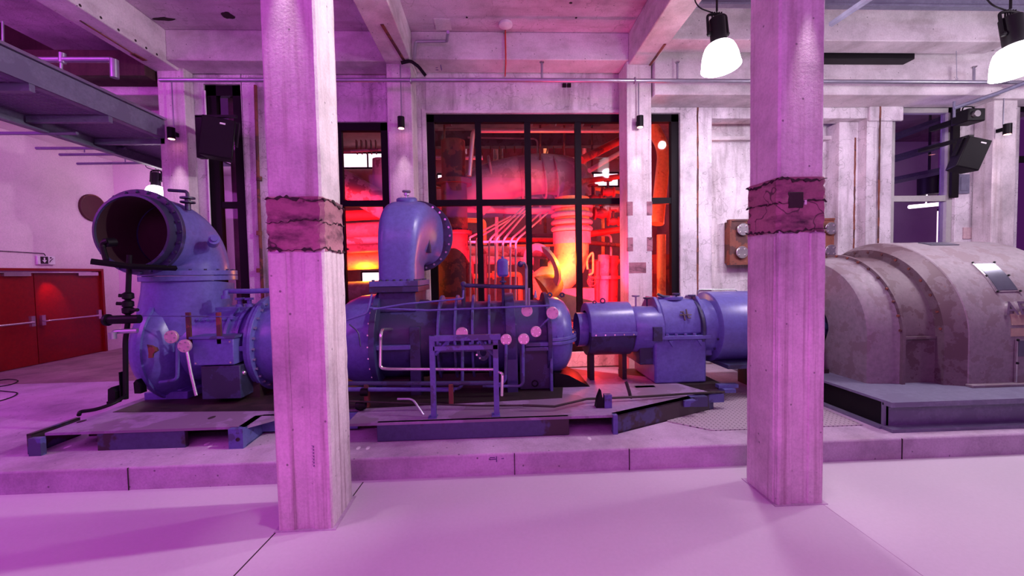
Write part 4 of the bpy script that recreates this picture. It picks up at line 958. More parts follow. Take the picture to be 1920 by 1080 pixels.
# loose rods on the deck at right
solo('long_rod', MB().sweep([at(980, 760, 5.0), at(1040, 762, 4.95), at(1100, 748, 5.2), at(1200, 744, 5.25), at(1290, 738, 5.35), at(1358, 735, 5.45)], .016, 8), 'near_black', 'long dark rod lying over the right end of the skid', 'rod')
solo('dark_hose', MB().tube([at(655, 752, 5.15), at(760, 756, 5.15), at(900, 761, 5.1), at(985, 760, 5.1)], .012, .3, 8), 'near_black', 'thin dark hose lying on the deck below the ribbed compressor', 'hose')
t = thing('anchor_block', 'pointed black steel bracket standing on the right part of the skid deck', 'bracket', at(1130, 765, 5.0))
MB().prism([at(1118, 765, 5.0), at(1136, 765, 5.0), at(1130, 748, 5.0), at(1127, 732, 5.0), at(1121, 748, 5.0)], (0, .1, 0)).build('fin', 'black', t)
MB().box(at(1134, 766, 4.98), at(1144, 737, 5.06)).build('upright', 'frame_blue', t)
solo('steel_strap', MB().sweep([at(1174, 716, 5.5), at(1180, 735, 5.4), at(1185, 757, 5.3)], .025, 4), 'near_black', 'leaning dark flat strap on the deck right of the pointed bracket', 'bar')
for i, (a, b_) in enumerate((((1205, 792), (1215, 790)), ((1283, 752), (1300, 758)), ((1295, 745), (1320, 758)), ((1328, 740), (1350, 750)))):
    solo('angle_offcut', MB().box(Vector((0, 0, 0)) + at(a[0], a[1], 5.05 + .12 * i), at(b_[0], b_[1], 5.15 + .12 * i)), 'frame_blue', ('tiny steel clip at the near corner of the diagonal channel', 'steel clip under the long rod, left of two slanted ones', 'steel clip lying just right of the first slanted one', 'steel clip at the far right tip of the skid')[i], 'clip', 'steel clips on the diagonal channel')

# ---- shaft coupling guard
GZ = 1.27
t = thing('coupling_guard', 'blue drum shaped coupling guard between the ribbed compressor and the gearbox', 'guard', (1.8, AY, DK))
g0, g1 = 1.44, 2.13
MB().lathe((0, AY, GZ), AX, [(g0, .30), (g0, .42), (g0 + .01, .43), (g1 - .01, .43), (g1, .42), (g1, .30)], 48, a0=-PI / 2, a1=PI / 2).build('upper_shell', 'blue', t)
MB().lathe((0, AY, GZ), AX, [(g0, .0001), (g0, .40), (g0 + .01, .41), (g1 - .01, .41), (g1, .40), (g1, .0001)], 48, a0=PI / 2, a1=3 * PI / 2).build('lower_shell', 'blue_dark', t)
MB().box((g0, AY - .455, GZ - .05), (g1, AY - .41, GZ + .005)).build('ledge', 'blue', t, bevel=.004)
bolts(t, [(g0 + .06 + (g1 - g0 - .12) * i / 4, AY - .455, GZ - .03) for i in range(5)], (0, -1, 0), .013, .012, 'chrome')
MB().lathe((0, AY, GZ), AX, [(1.3, .27), (g0 + .02, .27)], 30).build('shaft_sleeve', 'blue', t)
MB().lathe((0, AY, GZ), AX, [(g1 - .02, .25), (2.25, .25)], 30).build('shaft_sleeve', 'blue_dark', t)
MB().box((g0 + .05, AY - .1, DK), (g0 + .12, AY + .1, GZ - .38)).box((g1 - .12, AY - .1, DK), (g1 - .05, AY + .1, GZ - .38)).build('stand', 'near_black', t)
MB().torus(at(1115, 567, 6.3), (0, 1, 0), .025, .01, 12, 6).torus(at(1130, 564, 6.3), (.4, 1, 0), .035, .012, 12, 6).build('lifting_eye', 'blue_dark', t)

# ---- gearbox
t = thing('gearbox', 'blue gearbox with a rounded top and deep box base, emblem on its cover', 'gearbox', (2.8, AY, DK))
GB0, GB1 = X(1228, 5.98, 680), X(1325, 5.98, 680)
yf = 5.98
MB().box((GB0, yf, DK - .0), (GB1, 6.9, 1.18)).build('base_box', 'blue', t, bevel=.03)
MB().box((GB0 - .18, yf - .03, 1.14), (GB1 + .06, 6.95, 1.2)).build('split_flange', 'blue', t, bevel=.008)
bolts(t, [(GB0 + .05 + (GB1 - GB0 - .1) * i / 5, yf + .0, 1.2) for i in range(6)], (0, 0, 1), .025, .03, 'blue')
Xc0, Xc1 = X(1240, yf + .1, 600), X(1315, yf + .1, 600)
cov = MB().prism([(Xc0, yf + .03, 1.2), (Xc0, yf + .05, 1.42), (Xc0, yf + .16, 1.62), (Xc0, yf + .3, 1.73), (Xc0, 6.6, 1.73), (Xc0, 6.8, 1.55), (Xc0, 6.85, 1.2)], (Xc1 - Xc0, 0, 0)).build('cover', 'blue', t, bevel=.04)
for s, x in ((-1, Xc0), (1, Xc1)): MB().prism([(x, yf + .0, 1.2), (x, yf + .02, 1.43), (x, yf + .14, 1.65), (x, yf + .29, 1.77), (x, 6.6, 1.77), (x, 6.8, 1.58), (x, 6.88, 1.2)], (.05 * s, 0, 0)).build('cover_rib', 'blue', t, bevel=.008)
MB().lathe(((Xc0 + Xc1) / 2 - .03, 6.42, 1.72), (0, 0, 1), [(0, .20), (.04, .20), (.05, .16), (.05, .0001)], 30).build('inspection_cap', 'blue', t)
# emblem on the sloping cover
em = MB(); ec = Vector(((Xc0 + Xc1) / 2 + .05, yf + .075, 1.50)); up = Vector((0, .45, .9)).normalized(); rt = Vector((1, 0, 0)); nn = Vector((0, -.9, .45))
for (a0, a1, b0, b1) in ((-.09, .09, -.008, .008), (-.035, -.02, -.09, .05), (.02, .035, -.05, .09), (-.07, -.02, .042, .056), (.02, .07, -.056, -.042)):
    em.prism([ec + rt * a0 + up * b0, ec + rt * a1 + up * b0, ec + rt * a1 + up * b1, ec + rt * a0 + up * b1], nn * .02)
em.build('emblem', 'gen_dark', t)
MB().lathe((0, AY - .1, GZ), AX, [(X(1187, 6.1), .0001), (X(1187, 6.1), .34), (X(1187, 6.1) + .05, .36), (Xc0, .36)], 40).build('input_housing', 'blue', t, bevel=.01)
MB().box((2.2, 6.05, .75), (Xc0 + .05, 6.7, 1.2)).build('input_base', 'blue_dark', t, bevel=.02)
MB().lathe((0, AY, GZ), AX, [(Xc1, .33), (X(1338, 6.1), .33), (X(1338, 6.1), .0001)], 40).build('output_housing', 'blue', t)
MB().box((Xc1, 6.1, .85), (GB1 + .16, 6.75, 1.2)).build('output_base', 'blue', t, bevel=.02)
for px, py in ((1258, 645), (1312, 643)): MB().prism([at(px - 4, py - 6, 5.95), at(px + 4, py - 6, 5.95), at(px + 4, py + 6, 5.95)], (0, .05, 0)).build('lug', 'blue', t)
MB().box(at(1226, 640, 5.9), at(1237, 612, 6.0)).build('bracket', 'blue_dark', t)
for i, (px, py, h, r) in enumerate(((1192, 556, .3, .035), (1213, 560, .28, .03), (1297, 555, .18, .03), (1268, 552, .1, .03))):
    p = at(px, py, 6.3)
    MB().cyl(p, p - Vector((0, 0, h)), .014, seg=8).lathe(p, (0, 0, 1), [(-.01, .02), (0, .06), (.02, .06), (.02, .0001)], 14).build('cup_valve', 'blue_dark' if i else 'galv', t)
MB().tube([at(1232, 551, 6.3), at(1243, 556, 6.3), at(1256, 557, 6.3)], .022, .03, 8).build('breather', 'blue_dark', t)
MB().box((GB0 - .25, 5.92, DK - .09), (GB1 + .2, 7.0, DK - .005)).build('sole_plate', 'near_black', t)
for x in (GB0 - .35, GB1 + .1): MB().box((x, 5.82, DK - .05), (x + .3, 5.92, DK - .0)).box((x + .05, 5.75, DK - .1), (x + .22, 6.0, DK - .05)).build('wedge', 'frame_blue', t)
# ---- motor side coupling cylinders
t = thing('motor_coupling', 'blue stepped coupling cylinder running behind the right front column', 'coupling', (4.1, AY, PZ))
x0, x1 = X(1320, 6.0), X(1352, 5.9)
MB().lathe((0, AY, GZ), AX, [(x0, .0001), (x0, .42), (x0 + .02, .45), (x1, .45)], 48).build('small_drum', 'blue', t)
MB().lathe((0, AY, GZ), AX, [(x0 - .04, .3), (x0 - .04, .455), (x0, .455)], 48).build('drum_rim', 'blue_dark', t)
MB().lathe((0, AY, GZ), AX, [(x1, .0001), (x1, .53), (x1 + .02, .56), (4.75, .56), (4.8, .53), (4.8, .0001)], 56).build('large_drum', 'blue', t)
MB().box((x1 + .05, AY - .6, GZ - .56), (4.7, AY + .6, GZ - .5)).build('ledge', 'blue_dark', t)
bolts(t, [(x1, AY - .46 * math.cos(a), GZ - .46 * math.sin(a)) for a in (.3, .7, 1.1)], (-1, 0, 0), .018, .02, 'blue_dark')
MB().box((4.2, 6.0, PZ), (4.65, 6.8, GZ - .5)).build('pedestal', 'near_black', t)

# ================================================================== GENERATOR
t = thing('generator', 'huge grey arched generator housing with stepped rings at the right', 'generator', (6.6, 6.35, .6))
GY, GC = 6.35, 1.22; PT = .59
def arch(mb, x0, x1, R, seg=48, zb=PT, thick=None):
    pts = [(GY - R, zb)] + [(GY - R * math.cos(PI * i / seg), GC + R * math.sin(PI * i / seg)) for i in range(seg + 1)] + [(GY + R, zb)]
    return mb.prism([(x0, y, z) for y, z in pts], (x1 - x0, 0, 0))
def archstep(prof, seg=48, zb=PT):
    mb = MB(); n = seg + 3; vs = []; fs = []
    for x, R in prof:
        pts = [(GY - R, zb)] + [(GY - R * math.cos(PI * i / seg), GC + R * math.sin(PI * i / seg)) for i in range(seg + 1)] + [(GY + R, zb)]
        vs += [(x, y, z) for y, z in pts]
    for i in range(len(prof) - 1):
        for k_ in range(n - 1): fs.append((i * n + k_, i * n + k_ + 1, (i + 1) * n + k_ + 1, (i + 1) * n + k_))
    return mb.add(vs, fs)
GX = 5.08
hole = .42
# disc face with shaft hole
mbd = MB(); sg = 48; vs = []
outer = [(GY - 1.06, PT)] + [(GY - 1.06 * math.cos(PI * i / sg), GC + 1.06 * math.sin(PI * i / sg)) for i in range(sg + 1)] + [(GY + 1.06, PT)]
n = len(outer)
inner = []
for y, z in outer:
    a = math.atan2(z - GC, y - GY); inner.append((GY + hole * math.cos(a), GC + .02 + hole * math.sin(a)))
inner[0] = (GY + hole * math.cos(math.radians(215)), GC + .02 + hole * math.sin(math.radians(215))); inner[-1] = (GY + hole * math.cos(math.radians(-35)), GC + .02 + hole * math.sin(math.radians(-35)))
vs = [(GX, y, z) for y, z in outer] + [(GX, y, z) for y, z in inner]
fs = [(i, i + 1, n + i + 1, n + i) for i in range(n - 1)]
lowa = [math.radians(215 + (325 - 215) * j / 10) for j in range(11)]
b0 = len(vs)
vs += [(GX, GY + hole * math.cos(a), GC + .02 + hole * math.sin(a)) for a in lowa] + [(GX, GY - 1.06 + 2.12 * j / 10, PT) for j in range(11)]
fs += [(b0 + j, b0 + j + 1, b0 + 11 + j + 1, b0 + 11 + j) for j in range(10)]
mbd.add(vs, fs).build('end_disc', 'gen', t, smooth=False)
archstep([(GX, 1.06), (GX + .04, 1.085), (GX + .34, 1.10), (GX + .40, 1.13)]).build('inner_ring', 'gen', t)
f = archstep([(GX + .40, 1.10), (GX + .40, 1.17), (GX + .44, 1.17), (GX + .44, 1.12)]).build('ring_flange', 'gen_dark', t)
bolts(f, [(GX + .40, GY - 1.145 * math.cos(a), GC + 1.145 * math.sin(a)) for a in [PI * (i + .5) / 18 for i in range(12)]], (-1, 0, 0), .018, .02, 'rust')
archstep([(GX + .43, 1.10), (GX + .80, 1.10), (GX + .90, 1.13)]).build('middle_ring', 'gen_dark', t)
MB().box((GX + .42, GY - 1.15, GC - .02), (GX + .95, GY - 1.09, GC + .01)).build('seam_strip', 'gen_dark', t)
f = archstep([(GX + .90, 1.0), (GX + .90, 1.24), (GX + 1.10, 1.32), (GX + 1.12, 1.335)]).build('face_ring', 'gen_dark', t)
bolts(f, [(GX + .91, GY - 1.2 * math.cos(a), GC + 1.2 * math.sin(a)) for a in [PI * (i + .5) / 16 for i in range(12)]], (-1, 0, 0), .02, .02, 'rust')
HX0, HX1 = GX + 1.12, 7.85
archstep([(HX0, 1.335), (HX0 + .01, 1.345), (HX1, 1.345), (HX1, 1.2), (HX1 + .3, 1.15), (HX1 + .3, .5)]).build('housing', 'gen', t)
MB().box((HX0 - .02, GY - 1.42, PT), (HX1, GY - 1.33, PT + .035)).build('foot_flange', 'gen', t, bevel=.005)
# inspection windows bent onto the housing
def on(px, a, off=.0): return None
def patch(mb, xa_, xb_, a0, a1, off, th=.012, n_=8, R=1.345):
    vs = []; fs = []
    for i in range(n_ + 1):
        a = a0 + (a1 - a0) * i / n_
        for r in (R + off, R + off + th):
            for x in (xa_, xb_): vs.append((x, GY - r * math.cos(a), GC + r * math.sin(a)))
    for i in range(n_):
        b = i * 4
        for q in ((0, 1, 5, 4), (2, 6, 7, 3), (0, 4, 6, 2), (1, 3, 7, 5)): fs.append(tuple(b + k_ for k_ in q))
    fs += [(0, 2, 3, 1), (n_ * 4, n_ * 4 + 1, n_ * 4 + 3, n_ * 4 + 2)]
    return mb.add(vs, fs)
def angle_for(py, px):    # angle on the arch whose surface point shows at picture height py
    best = min(range(0, 900), key=lambda i: abs(proj_y(px, math.radians(i / 10)) - py)); return math.radians(best / 10)
def proj(p):
    q = Vector((p[0], p[1], p[2] - HC)); c = [sum(MR[r][i] * q[i] for i in range(3)) for r in range(3)]
    return 960 + F * c[0] / c[2], 540 + F * c[1] / c[2]
def proj_y(px, a):
    Y = GY - 1.345 * math.cos(a); z = GC + 1.345 * math.sin(a); return proj((X(px, Y, 520), Y, z))[1]
a1_, a0_ = angle_for(494, 1838), angle_for(547, 1890)
xw = X(1820, GY - 1.345 * math.cos(a1_), 494); xw2 = X(1862, GY - 1.345 * math.cos(a1_), 494)
wv = patch(MB(), xw, xw2, a0_, a1_, .0).build('window_frame', 'gen', t)
patch(MB(), xw + .03, xw2 - .02, a0_ + .015, a1_ - .015, .014, .004).build('window_pane', 'plate', wv)
patch(MB(), xw - .004, xw + .02, a0_, a1_, .004, .014).build('trim_rod', 'chrome', wv)
bolts(wv, [(x, GY - 1.36 * math.cos(a), GC + 1.36 * math.sin(a)) for x in (xw + .012, xw2) for a in (a0_, (a0_ + a1_) / 2, a1_)], (0, -.8, .6), .014, .016, 'black')
a2 = angle_for(459, 1770); xx = X(1770, GY - 1.345 * math.cos(a2), 459)
patch(MB(), xx - .25, xx + .2, a2 - .03, a2 + .12, .0).build('top_window', 'plate', t)
xs = X(1901, GY - 1.345, 690)
wv = MB().box((xs, GY - 1.36, Zz(1901, 722, 5.0)), (xs + .6, GY - 1.34, Zz(1901, 637, 5.0))).build('window_frame', 'gen', t)
MB().box((xs + .03, GY - 1.366, Zz(1901, 668, 5.0)), (xs + .57, GY - 1.358, Zz(1901, 639, 5.0))).build('window_pane', 'plate', wv)
MB().box((xs - .01, GY - 1.375, Zz(1901, 722, 5.0)), (xs + .01, GY - 1.355, Zz(1901, 637, 5.0))).build('trim_rod', 'chrome', wv)
bolts(wv, [(xs, GY - 1.372, Zz(1901, q, 5.0)) for q in (637, 680, 721)], (0, -1, 0), .016, .016, 'black')
# name plates
an = angle_for(598, 1905)
xn = X(1898, GY - 1.34, 600)
patch(MB(), xn, xn + .5, an - .06, an + .05, .0, .008).build('name_plate', 'brass', t)
patch(MB(), xn - .02, xn + .5, an - .17, an - .09, .0, .004).build('worn_patch', 'brass', t)
# raised letters
cu = bpy.data.curves.new('lettering', 'FONT'); cu.body = 'AEG'; cu.size = .25; cu.extrude = .018; cu.space_character = 1.12; cu.offset = .004
to = bpy.data.objects.new('tmp', cu); C.objects.link(to)
al = angle_for(578, 1900); Yl = GY - 1.35 * math.cos(al); zl = GC + 1.35 * math.sin(al); xs_ = X(1880, Yl, 578)
dg = bpy.context.evaluated_depsgraph_get(); dg.update(); me = bpy.data.meshes.new_from_object(to.evaluated_get(dg)); bpy.data.objects.remove(to)
me.name = 'lettering'; nl = Vector((0, -math.cos(al), math.sin(al))); ul = Vector((0, math.sin(al), math.cos(al)))
org = Vector((xs_, Yl, zl)) - ul * .09 + nl * .008 - wloc(t)
for v in me.vertices: v.co = org + Vector((1, 0, 0)) * v.co.x + ul * v.co.y + nl * v.co.z
me.materials.clear(); me.materials.append(M['chrome']); lo = bpy.data.objects.new('lettering', me); C.objects.link(lo); lo.parent = t
# shaft and bearing
s_ = thing('bearing_pedestal', 'dark oily shaft bearing beside the generator end disc', 'bearing', (4.9, GY, PT))
MB().lathe((0, GY, GC + .02), AX, [(4.7, .20), (4.75, .24), (4.98, .24), (5.0, .18), (5.5, .18)], 32).build('bearing_cap', 'frame_blue', s_)
MB().prism([(4.72, GY - .32, PT), (4.72, GY + .32, PT), (4.72, GY + .2, GC - .1), (4.72, GY - .2, GC - .1)], (.26, 0, 0)).box((4.68, GY - .5, PT), (5.03, GY + .5, PT + .06)).build('stand', 'near_black', s_)
MB().lathe((5.5, GY, GC), AX, [(0, .0001), (0, .6)], 30).build('rotor_shadow_plate', 'near_black', s_)
# plinth of steel channel
t = thing('support_plinth', 'dark grey steel channel frame on the floor under the generator', 'frame', (6.5, 6, PZ))
gx0, gy0 = 4.64, 4.50
MB().box((gx0 + .0, gy0, PT - .03), (9.5, 8.0, PT)).build('top_plate', 'steelpaint', t)
MB().box((gx0 + .0, gy0 + .1, PZ + .04), (9.5, gy0 + .13, PT - .03)).build('front_channel', 'steelpaint', t)
MB().box((gx0, gy0, PT - .06), (9.5, gy0 + .12, PT - .03)).build('upper_lip', 'steelpaint', t)
MB().box((gx0 - .02, gy0 - .03, PZ), (9.5, gy0 + .14, PZ + .04)).build('bottom_flange', 'steelpaint', t)
MB().box((gx0 + .03, gy0 + .1, PZ + .03), (gx0 + .06, 8.0, PT - .03)).build('side_channel', 'black', t)
MB().box((gx0 - .05, gy0 + .1, PZ), (gx0 + .06, 8.0, PZ + .03)).build('side_flange', 'steelpaint', t)

# ================================================================== MACHINE ROOM BEHIND THE GLASS
def pipe(name, pts, r, mat, label, cat='pipe', bend=.15, seg=14, parts=None, group=None):
    t = thing(name, label, cat, pts[0], group)
    MB().tube(pts, r, bend, seg).build('pipe', mat, t)
    for (nm, c, ax, R, h) in (parts or []):
        MB().lathe(Vector(c), ax, [(-h / 2, r * .9), (-h / 2, R), (h / 2, R), (h / 2, r * .9)], 28).build(nm, mat, t)
    return t
# big lagged duct arching behind the upper panes
D = 10.6
t = thing('lagged_duct', 'fat horizontal duct curving behind the upper panes of the glowing window', 'duct', at(950, 330, D))
pts = [at(878, 380, D), at(900, 352, D), at(950, 335, D), at(1010, 325, D + .1), at(1060, 330, D + .2), at(1080, 345, D + .3), at(1078, 400, D + .3)]
MB().sweep(rounded(pts, .6, 8), .52, 32).build('duct_body', 'duct', t)
for px in (921, 975, 1018, 1040): MB().torus(at(px, 333, D + .05), (1, 0, .12), .53, .03, 36, 8).build('strap_band', 'duct', t)
for i in range(11):
    p = at(905 + i * 15, 287 - (i == 0) * -3, D - .1); MB().cyl(p, p + Vector((.03 * (i % 3 - 1), 0, .17)), .018, seg=6).build('stud', 'rust', t)
# red vertical flanged pipe
t = thing('red_flanged_pipe', 'thick rusty red upright pipe with a bolted joint behind the left panes', 'pipe', at(858, 550, 9.6))
MB().lathe(at(856, 555, 9.6), (0, 0, 1), [(0, .42), (.75, .42), (1.15, .30), (1.45, .30), (1.45, .40), (1.52, .40), (1.52, .30), (2.6, .30), (2.6, .42), (2.7, .42), (2.7, .28), (3.6, .28)], 30).build('pipe_body', 'rust', t)
f = MB().lathe(at(853, 440, 9.6), (0, 0, 1), [(0, .29), (0, .4), (.06, .4), (.06, .29)], 30).build('collar', 'gen_dark', t)
bolts(f, ring(at(853, 437, 9.6) + Vector((0, 0, .05)), (0, 0, 1), .36, 12), (0, 0, 1), .02, .03)
# the amber lit elbow with bellows
D2 = 9.9
t = thing('amber_elbow', 'large pale elbow pipe glowing amber behind the lower panes', 'pipe', at(1060, 520, D2))
MB().sweep(rounded([at(1072, 372, D2), at(1072, 420, D2), at(1071, 500, D2), at(1010, 545, D2 - .35)], .7, 10), .42, 36).build('elbow_pipe', 'yellow', t)
for py in (388, 404, 418, 430): MB().torus(at(1072, py, D2), (0, 0, 1), .45, .06, 40, 10).build('bellows_ring', 'duct', t)
MB().lathe(at(1072, 436, D2), (0, 0, -1), [(0, .46), (.28, .46), (.28, .42)], 36).build('sleeve', 'duct', t)
q = at(1018, 500, D2 - .42)
MB().lathe(q, (-.75, -.5, -.35), [(0, .42), (0, .58), (.08, .58), (.08, .44)], 36).build('mouth_ring', 'silver', t)
MB().box(at(1012, 500, D2 - .7), at(1026, 486, D2 - .6)).build('tag_box', 'rust', t)
# row of thin vertical tubes with sloping tails
for i, px in enumerate((882, 893, 917, 929, 943, 957, 967)):
    bx_ = [(958, 405), (966, 405), (985, 385), (992, 385), (1000, 382), (1015, 398), (1028, 398)][i]
    Yt = 9.2
    solo('thin_tube', MB().tube([at(px, 570, Yt), at(px, 455, Yt), at(px + (-2, 3, 4, 4, 4, 4, 6)[i], 446, Yt), at(bx_[0], bx_[1], 10.1)], .022, .1, 8), 'silver', 'slim bright tube running up from the crossbar then slanting right behind the window', 'pipe', 'slim parallel tubes behind the window')
solo('tube_rack', MB().box(at(878, 456, 9.22), at(970, 451, 9.28)), 'silver', 'thin crossbar tying the slim parallel tubes together', 'rack')
# other pipes
pipe('upper_pipe', [at(880, 330, 9.3), at(887, 245, 9.3), at(1160, 245, 9.4)], .05, 'silver', 'bright pipe bending along the top of the window panes', bend=.1)
pipe('upper_pipe', [at(808, 296, 9.9), at(905, 296, 9.9)], .05, 'silver', 'short bright pipe left of the fat duct')
pipe('steam_pipe', [at(800, 390, 11), at(1000, 396, 11), at(1170, 392, 11)], .09, 'pipe', 'pipe running level just under the window transom')
pipe('steam_pipe', [at(840, 486, 11.5), at(1000, 490, 11.5)], .12, 'pipe', 'level pipe behind the slim parallel tubes, lower one')
pipe('steam_pipe', [at(840, 470, 12.2), at(1030, 472, 12.2)], .16, 'pipe', 'level pipe behind the slim parallel tubes, upper one')
for i, (px, r, m_) in enumerate(((1118, .07, 'redpaint'), (1130, .14, 'duct'), (1146, .16, 'redpaint'), (1105, .05, 'silver'))):
    pipe('riser_pipe', [at(px, 570, 9.6 + .3 * i), at(px + 2, (490, 478, 480, 505)[i], 9.6 + .3 * i)], r, m_, ('thin red riser pipe behind the window left of the cracked column', 'pale riser pipe behind the window left of the cracked column', 'thick red riser pipe touching the edge of the cracked column', 'slim bright riser beside the amber elbow')[i], parts=[('joint', at(px + 1, 520, 9.6 + .3 * i), (0, 0, 1), r * 1.4, .08)])
pipe('loop_pipe', [at(1102, 505, 9.5), at(1100, 487, 9.5), at(1112, 470, 9.5), at(1112, 512, 9.5), at(1104, 516, 9.5)], .025, 'yellow', 'small looping pipe right of the amber elbow')
t = thing('stop_valve', 'red hand wheel right of the amber elbow', 'valve', at(1110, 532, 9.4))
MB().torus(at(1110, 528, 9.4), (0, 1, 0), .1, .015, 24, 6).build('rim', 'redpaint', t); MB().cyl(at(1102, 528, 9.4), at(1118, 528, 9.4), .01, seg=6).cyl(at(1110, 520, 9.4), at(1110, 536, 9.4), .01, seg=6).cyl(at(1110, 528, 9.4), at(1110, 528, 9.7), .02, seg=8).build('spokes', 'redpaint', t)
for i, (a, b_, r, m_) in enumerate((((1090, 300), (1165, 262), .10, 'redpaint'), ((1105, 320), (1165, 285), .06, 'silver'), ((1090, 340), (1170, 330), .07, 'redpaint'), ((1095, 440), (1165, 430), .09, 'redpaint'), ((1100, 455), (1165, 460), .06, 'rust'), ((1105, 352), (1170, 362), .05, 'yellow'))):
    pipe('slanting_pipe', [at(*a, 9.8 + .2 * i), at(*b_, 10.4 + .2 * i)], r, m_, ('thick red pipe slanting up at the top right panes', 'bright slanting pipe below the thick red one', 'level red pipe in the right hand upper pane', 'red pipe just below the transom at the right', 'rusty pipe under the red one at the right', 'thin ochre pipe above the transom at the right')[i])
for i, (px, py, r) in enumerate(((1112, 375, .2), (1140, 360, .16), (1128, 400, .2), (1150, 415, .15))):
    t = thing('gate_valve', ('gate valve left of the four behind the right panes', 'gate valve touching the upper right pane edge', 'gate valve just under the transom', 'gate valve lowest of the four behind the right panes')[i], 'valve', at(px, py, 10.2), 'gate valves behind the right hand panes')
    c = at(px, py, 10.2)
    MB().lathe(c, AX, [(-r, .0001), (-r, r * .8), (-r * .8, r * .8), (-r * .7, r * .5), (0, r * .7), (r * .7, r * .5), (r * .8, r * .8), (r, r * .8), (r, .0001)], 20).build('body', 'redpaint', t)
    MB().cyl(c, c + Vector((0, 0, r * 1.8)), r * .2, seg=10).build('stem', 'rust', t); MB().torus(c + Vector((0, 0, r * 1.8)), (0, 0, 1), r * .6, .02, 18, 6).build('wheel', 'redpaint', t)
# steel beams and hangers
for i, (px0, px1, py, Y) in enumerate(((806, 1170, 262, 11.2), (806, 1170, 450, 12.6))):
    solo('steel_beam', MB().box(at(px0, py + 12, Y), at(px1, py - 12, Y + .25)), 'gen_dark', ('broad dark beam across the upper panes behind the duct', 'dark beam behind the slim parallel tubes')[i], 'beam')
for i, px in enumerate((833, 1013, 1058, 1110)):
    t = thing('pipe_hanger', ('ceiling hanger at the top left pane', 'ceiling hanger over the fat duct, near the centre mullion', 'ceiling hanger over the right end of the fat duct', 'ceiling hanger at the top right pane')[i], 'hanger', at(px, 240, 10.2), 'ceiling hangers in the machine room')
    MB().cyl(at(px, 225, 10.2), at(px, (330, 300, 290, 320)[i], 10.2), .025, seg=8).build('rod', 'rust', t); MB().box(at(px - 14, 232, 10.1), at(px + 14, 225, 10.3)).build('bracket', 'gen_dark', t)
pipe('wall_pipe', [at(1240, 560, 9.3), at(1240, 440, 9.3)], .1, 'yellow', 'pale upright pipe behind the narrow pane right of the cracked column')
pipe('wall_pipe', [at(1222, 235, 10.2), at(1246, 280, 10.2), at(1240, 340, 10.0), at(1232, 420, 9.8)], .16, 'yellow', 'ochre pipe curving down behind the upper narrow pane at the right', bend=.5)
solo('cabinet', MB().box(at(1232, 580, 9.5), at(1252, 478, 10)), 'rust', 'rusty cabinet behind the narrow lower pane at the right', 'cabinet')
solo('concrete_footing', MB().box(at(1020, 600, 9.4), at(1100, 538, 10.2)), 'mroom', 'pale block footing under the amber elbow', 'footing')
# left window contents
pipe('cross_pipe', [at(620, 330, 9.6), at(735, 395, 9.6)], .3, 'pipe', 'fat pale pipe slanting down behind the upper left window pane', seg=24)
pipe('cross_pipe', [at(718, 300, 9.9), at(718, 350, 9.9), at(745, 420, 9.9)], .24, 'pipe', 'upright pipe at the right edge of the left window', seg=24)
for i, (py, r, m_, Y) in enumerate(((403, .12, 'redpaint', 9.7), (432, .2, 'duct', 9.9), (452, .1, 'pipe', 9.5), (487, .23, 'yellow', 9.8), (465, .1, 'gen_dark', 9.4), (545, .22, 'duct', 9.4), (377, .1, 'rust', 10.4))):
    pipe('level_pipe', [at(600, py + 4, Y), at(735, py - 2, Y)], r, m_, ('red level pipe just under the left window transom', 'second level pipe from the transom in the left window', 'slim pale level pipe in the left window', 'amber lit level pipe in the left window', 'dark level pipe above the amber one in the left window', 'lowest fat level pipe in the left window', 'rusty level pipe hidden behind the left window transom')[i], seg=20)
for i in range(5): solo('cable_tray_rung', MB().box(at(668 + i * 9, 262, 9.3), at(670 + i * 9, 290, 9.4)), 'rust', 'thin rusty rung behind the upper left window pane', 'rung', 'rungs behind the upper left window')
pipe('window_pipe', [at(640, 285, 9.2), at(728, 280, 9.2)], .03, 'pipe', 'thin level pipe across the rungs in the upper left window')
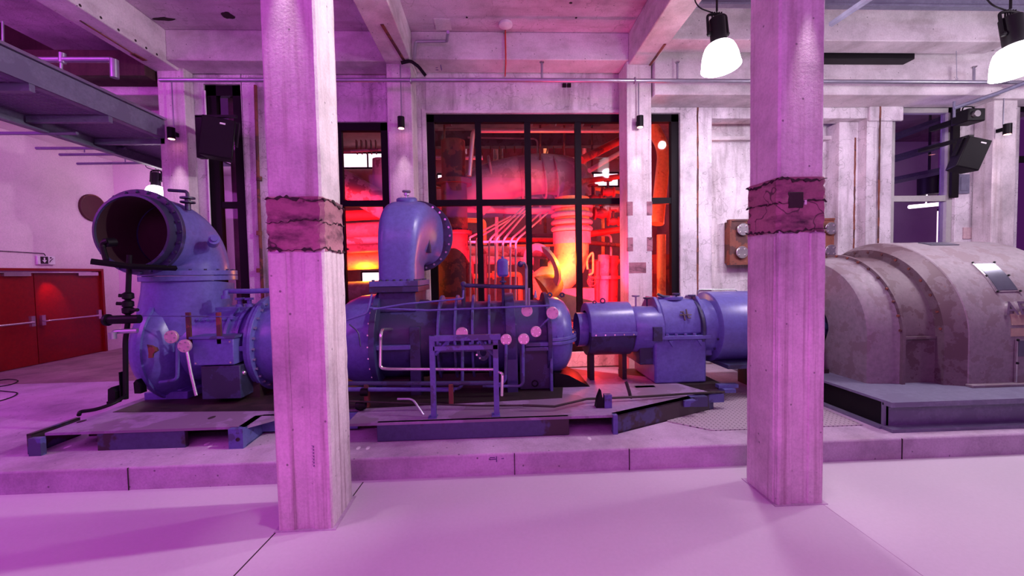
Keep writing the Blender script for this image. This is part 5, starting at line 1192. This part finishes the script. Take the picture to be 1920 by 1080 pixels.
# room seen through the right hand window
for i, (a, b_) in enumerate((((1670, 205), (1760, 165)), ((1670, 260), (1790, 215)), ((1670, 300), (1790, 265)), ((1670, 340), (1790, 315)))):
    solo('roof_girder', MB().sweep([at(*a, 10.2), at(*b_, 10.6)], .09, 4), 'steelpaint', ('topmost slanting girder behind the right window', 'second slanting girder from the top behind the right window', 'third slanting girder from the top behind the right window', 'lowest slanting girder behind the right window')[i], 'girder', 'girders behind the right window')
solo('tube_lamp', MB().sweep([at(1705, 388, 11), at(1768, 382, 11)], .05, 8).cyl(at(1736, 385, 11), at(1738, 364, 11), .015, seg=6), 'tube', 'white fluorescent tube seen through the right window', 'lamp')
solo('black_hood', MB().cyl(at(1742, 365, 11), at(1742, 325, 11), .25).cyl(at(1742, 330, 11), Vector((at(1742, 330, 11).x, 11, 6.6)), .03, seg=8), 'black', 'dark cylindrical hood seen through the right window above the tube', 'hood')
struct('wall_far_right', MB().box((6.3, 14.0, 0), (16, 14.2, 7)), 'plaster')

# small pipework crossing the background of the machine room
rp = random.Random(21)
for i in range(30):
    Y = rp.uniform(10.9, 13.6); r = rp.choice((.025, .035, .05, .07)); m_ = rp.choice(('redpaint', 'rust', 'silver', 'duct', 'yellow', 'gen_dark'))
    px = rp.uniform(815, 1150); py = rp.uniform(240, 520)
    if i % 3 == 0: p, q, q2 = at(px, py, Y), at(px, py + rp.uniform(60, 140), Y), None
    else: p, q, q2 = at(px - rp.uniform(40, 110), py, Y), at(px + rp.uniform(30, 70), py + rp.uniform(-6, 6), Y), at(px + rp.uniform(30, 70), py + rp.uniform(30, 60), Y)
    pts = [p, q] if q2 is None else [p, q, Vector((q.x, q.y, q2.z))]
    t = thing('background_pipe', 'slim pipe among the tangle far behind the glowing window', 'pipe', p, 'slim pipes in the tangle behind the window')
    MB().tube(pts, r, .12, 8).build('pipe_run', m_, t)
    if i % 2: MB().lathe((p + q) / 2, q - p, [(-.05, r), (-.05, r * 1.8), (.05, r * 1.8), (.05, r)], 14).build('joint', m_, t)
# marker strokes on the kerb and on the cross beam
def stroke(pts, r=.004): return MB().tube(pts, r, .005, 5)
mk = MB()
for dx in (-.03, .0): mk.tube([at(918 + dx, 858, 4.326), at(928, 858, 4.326)], .004, .005, 5)
mk.tube([at(918, 862, 4.326), at(930, 861, 4.326)], .004, .005, 5).tube([at(931, 856, 4.326), at(931, 866, 4.326)], .005, .005, 5).tube([at(940, 860, 4.326), at(945, 860, 4.326)], .004, .005, 5)
struct('trim_90', mk, 'ink')
mk = MB().tube([at(817, 127, 7.62), at(821, 127, 7.62)], .006, .005, 5).tube([at(817, 131, 7.62), at(822, 131, 7.62)], .006, .005, 5).tube([at(826, 122, 7.62), at(828, 132, 7.62)], .008, .005, 5)
struct('trim_91', mk, 'ink')
